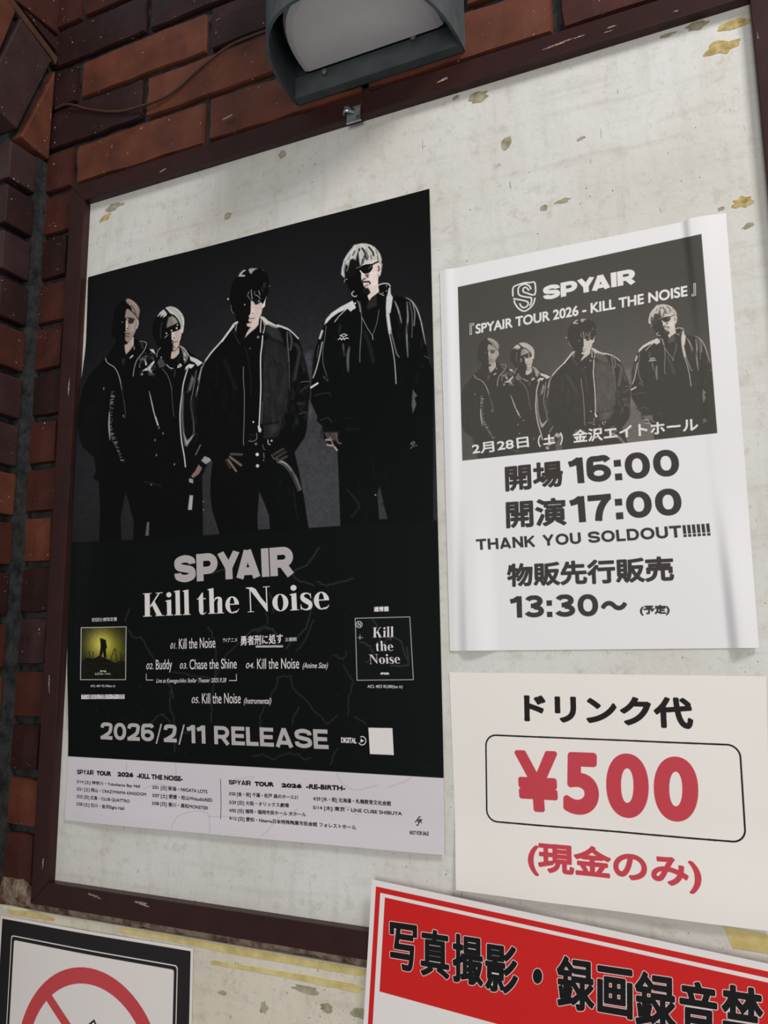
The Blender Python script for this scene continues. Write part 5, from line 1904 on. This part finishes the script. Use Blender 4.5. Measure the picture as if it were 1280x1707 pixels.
def rrect(m0, r, n=7):
    o_ = []
    for cx_, cy_, a0 in ((m0 + r, m0 + r, 180), (Wd - m0 - r, m0 + r, 270), (Wd - m0 - r, .21 - m0 - r, 0), (m0 + r, .21 - m0 - r, 90)):
        for k in range(n):
            a = math.radians(a0 + 90 * k / (n - 1))
            o_.append(QL(cx_ + r * math.cos(a), cy_ + r * math.sin(a)))
    return o_


def dense(pts, n=10):
    o_ = []
    for i in range(len(pts)):
        a, b = np.array(pts[i - 1]), np.array(pts[i])
        k = max(1, int(np.linalg.norm(b - a) / .012))
        o_ += [a + (b - a) * t / k for t in range(k)]
    return o_


def band(ink, m0, m1, r0, r1):
    a, b = dense(rrect(m0, r0)), None
    # resample both outlines by angle of travel so the band closes cleanly
    A = rrect(m0, r0)
    B = rrect(m1, r1)
    P, Q = [], []
    for i in range(len(A)):
        p0, p1 = np.array(A[i - 1]), np.array(A[i])
        q0, q1 = np.array(B[i - 1]), np.array(B[i])
        k = max(1, int(np.linalg.norm(p1 - p0) / .010))
        for t in range(k):
            P.append(p0 + (p1 - p0) * t / k)
            Q.append(q0 + (q1 - q0) * t / k)
    m_ = len(P)
    ink.raw(P + Q, [(i, (i + 1) % m_, m_ + (i + 1) % m_, m_ + i) for i in range(m_)])


mo = .0035
ks = Ink(SS_, cs)
band(ks, mo, mo + .0172, .0003, .004)
band(ks, mo + .0186, mo + .0225, .0035, .0025)
rsq = Ink(SS_, cs)
# ring: fit from its crown and the two points where it leaves the picture
A3 = [np.array(qloc(*p)) for p in ((540, 425), (135, 779), (945, 779))]
(ax, ay), (bx, by), (cx3, cy3) = A3
dd = 2 * (ax * (by - cy3) + bx * (cy3 - ay) + cx3 * (ay - by))
ox = ((ax ** 2 + ay ** 2) * (by - cy3) + (bx ** 2 + by ** 2) * (cy3 - ay) + (cx3 ** 2 + cy3 ** 2) * (ay - by)) / dd
oy = ((ax ** 2 + ay ** 2) * (cx3 - bx) + (bx ** 2 + by ** 2) * (ax - cx3) + (cx3 ** 2 + cy3 ** 2) * (bx - ax)) / dd
Rr = math.hypot(ax - ox, ay - oy)
print('ring', ox, oy, Rr, Wd)
inn = np.array(qloc(540, 527))
tw_ = Rr - math.hypot(*(inn - [ox, oy]))
n_s = 72
rsq.raw([QL(ox + Rr * math.cos(2 * math.pi * k / n_s), oy + Rr * math.sin(2 * math.pi * k / n_s)) for k in range(n_s)] +
        [QL(ox + (Rr - tw_) * math.cos(2 * math.pi * k / n_s), oy + (Rr - tw_) * math.sin(2 * math.pi * k / n_s)) for k in range(n_s)],
        [(k, (k + 1) % n_s, n_s + (k + 1) % n_s, n_s + k) for k in range(n_s)])
pA, pB = np.array(qloc(314, 625)), np.array(qloc(414, 779))
dq = (pB - pA) / np.linalg.norm(pB - pA)
tt = 2 * float((np.array([ox, oy]) - pA) @ dq)
rsq.line([QL(*(pA - dq * .004 + dq * (tt + .008) * k / 8)) for k in range(9)], .0115)
# cigarette drawn in black line
p0, p1 = np.array(qloc(590, 758)), np.array(qloc(300, 1000))
dz = (p1 - p0) / np.linalg.norm(p1 - p0)
nz2 = -np.array([-dz[1], dz[0]])
ks.line([QL(*(p0 + nz2 * 0)), QL(*(p0 + dz * .07)), QL(*(p0 + dz * .07 + nz2 * .010)), QL(*(p0 + nz2 * .010))], .0022, True)
rsq.ink((204, 76, 80))
ks.ink((40, 38, 38))
pieces.append(('smoking_ban_notice', sc_, SS_, 40, 28, cs.img, .6, .15, .0003, 'black-bordered white no-smoking notice with a red ring, at lower left', 'sign'))

# ------------------------------------------------------------------ hang the printed sheets
for name, cn_, S_, nu, nv, img, ro, sp, th, label, cat in pieces:
    tag(sheet(name, cn_, S_, nu, nv, None, image_mat(name + '_print', img, ro, sp), th), label, cat)
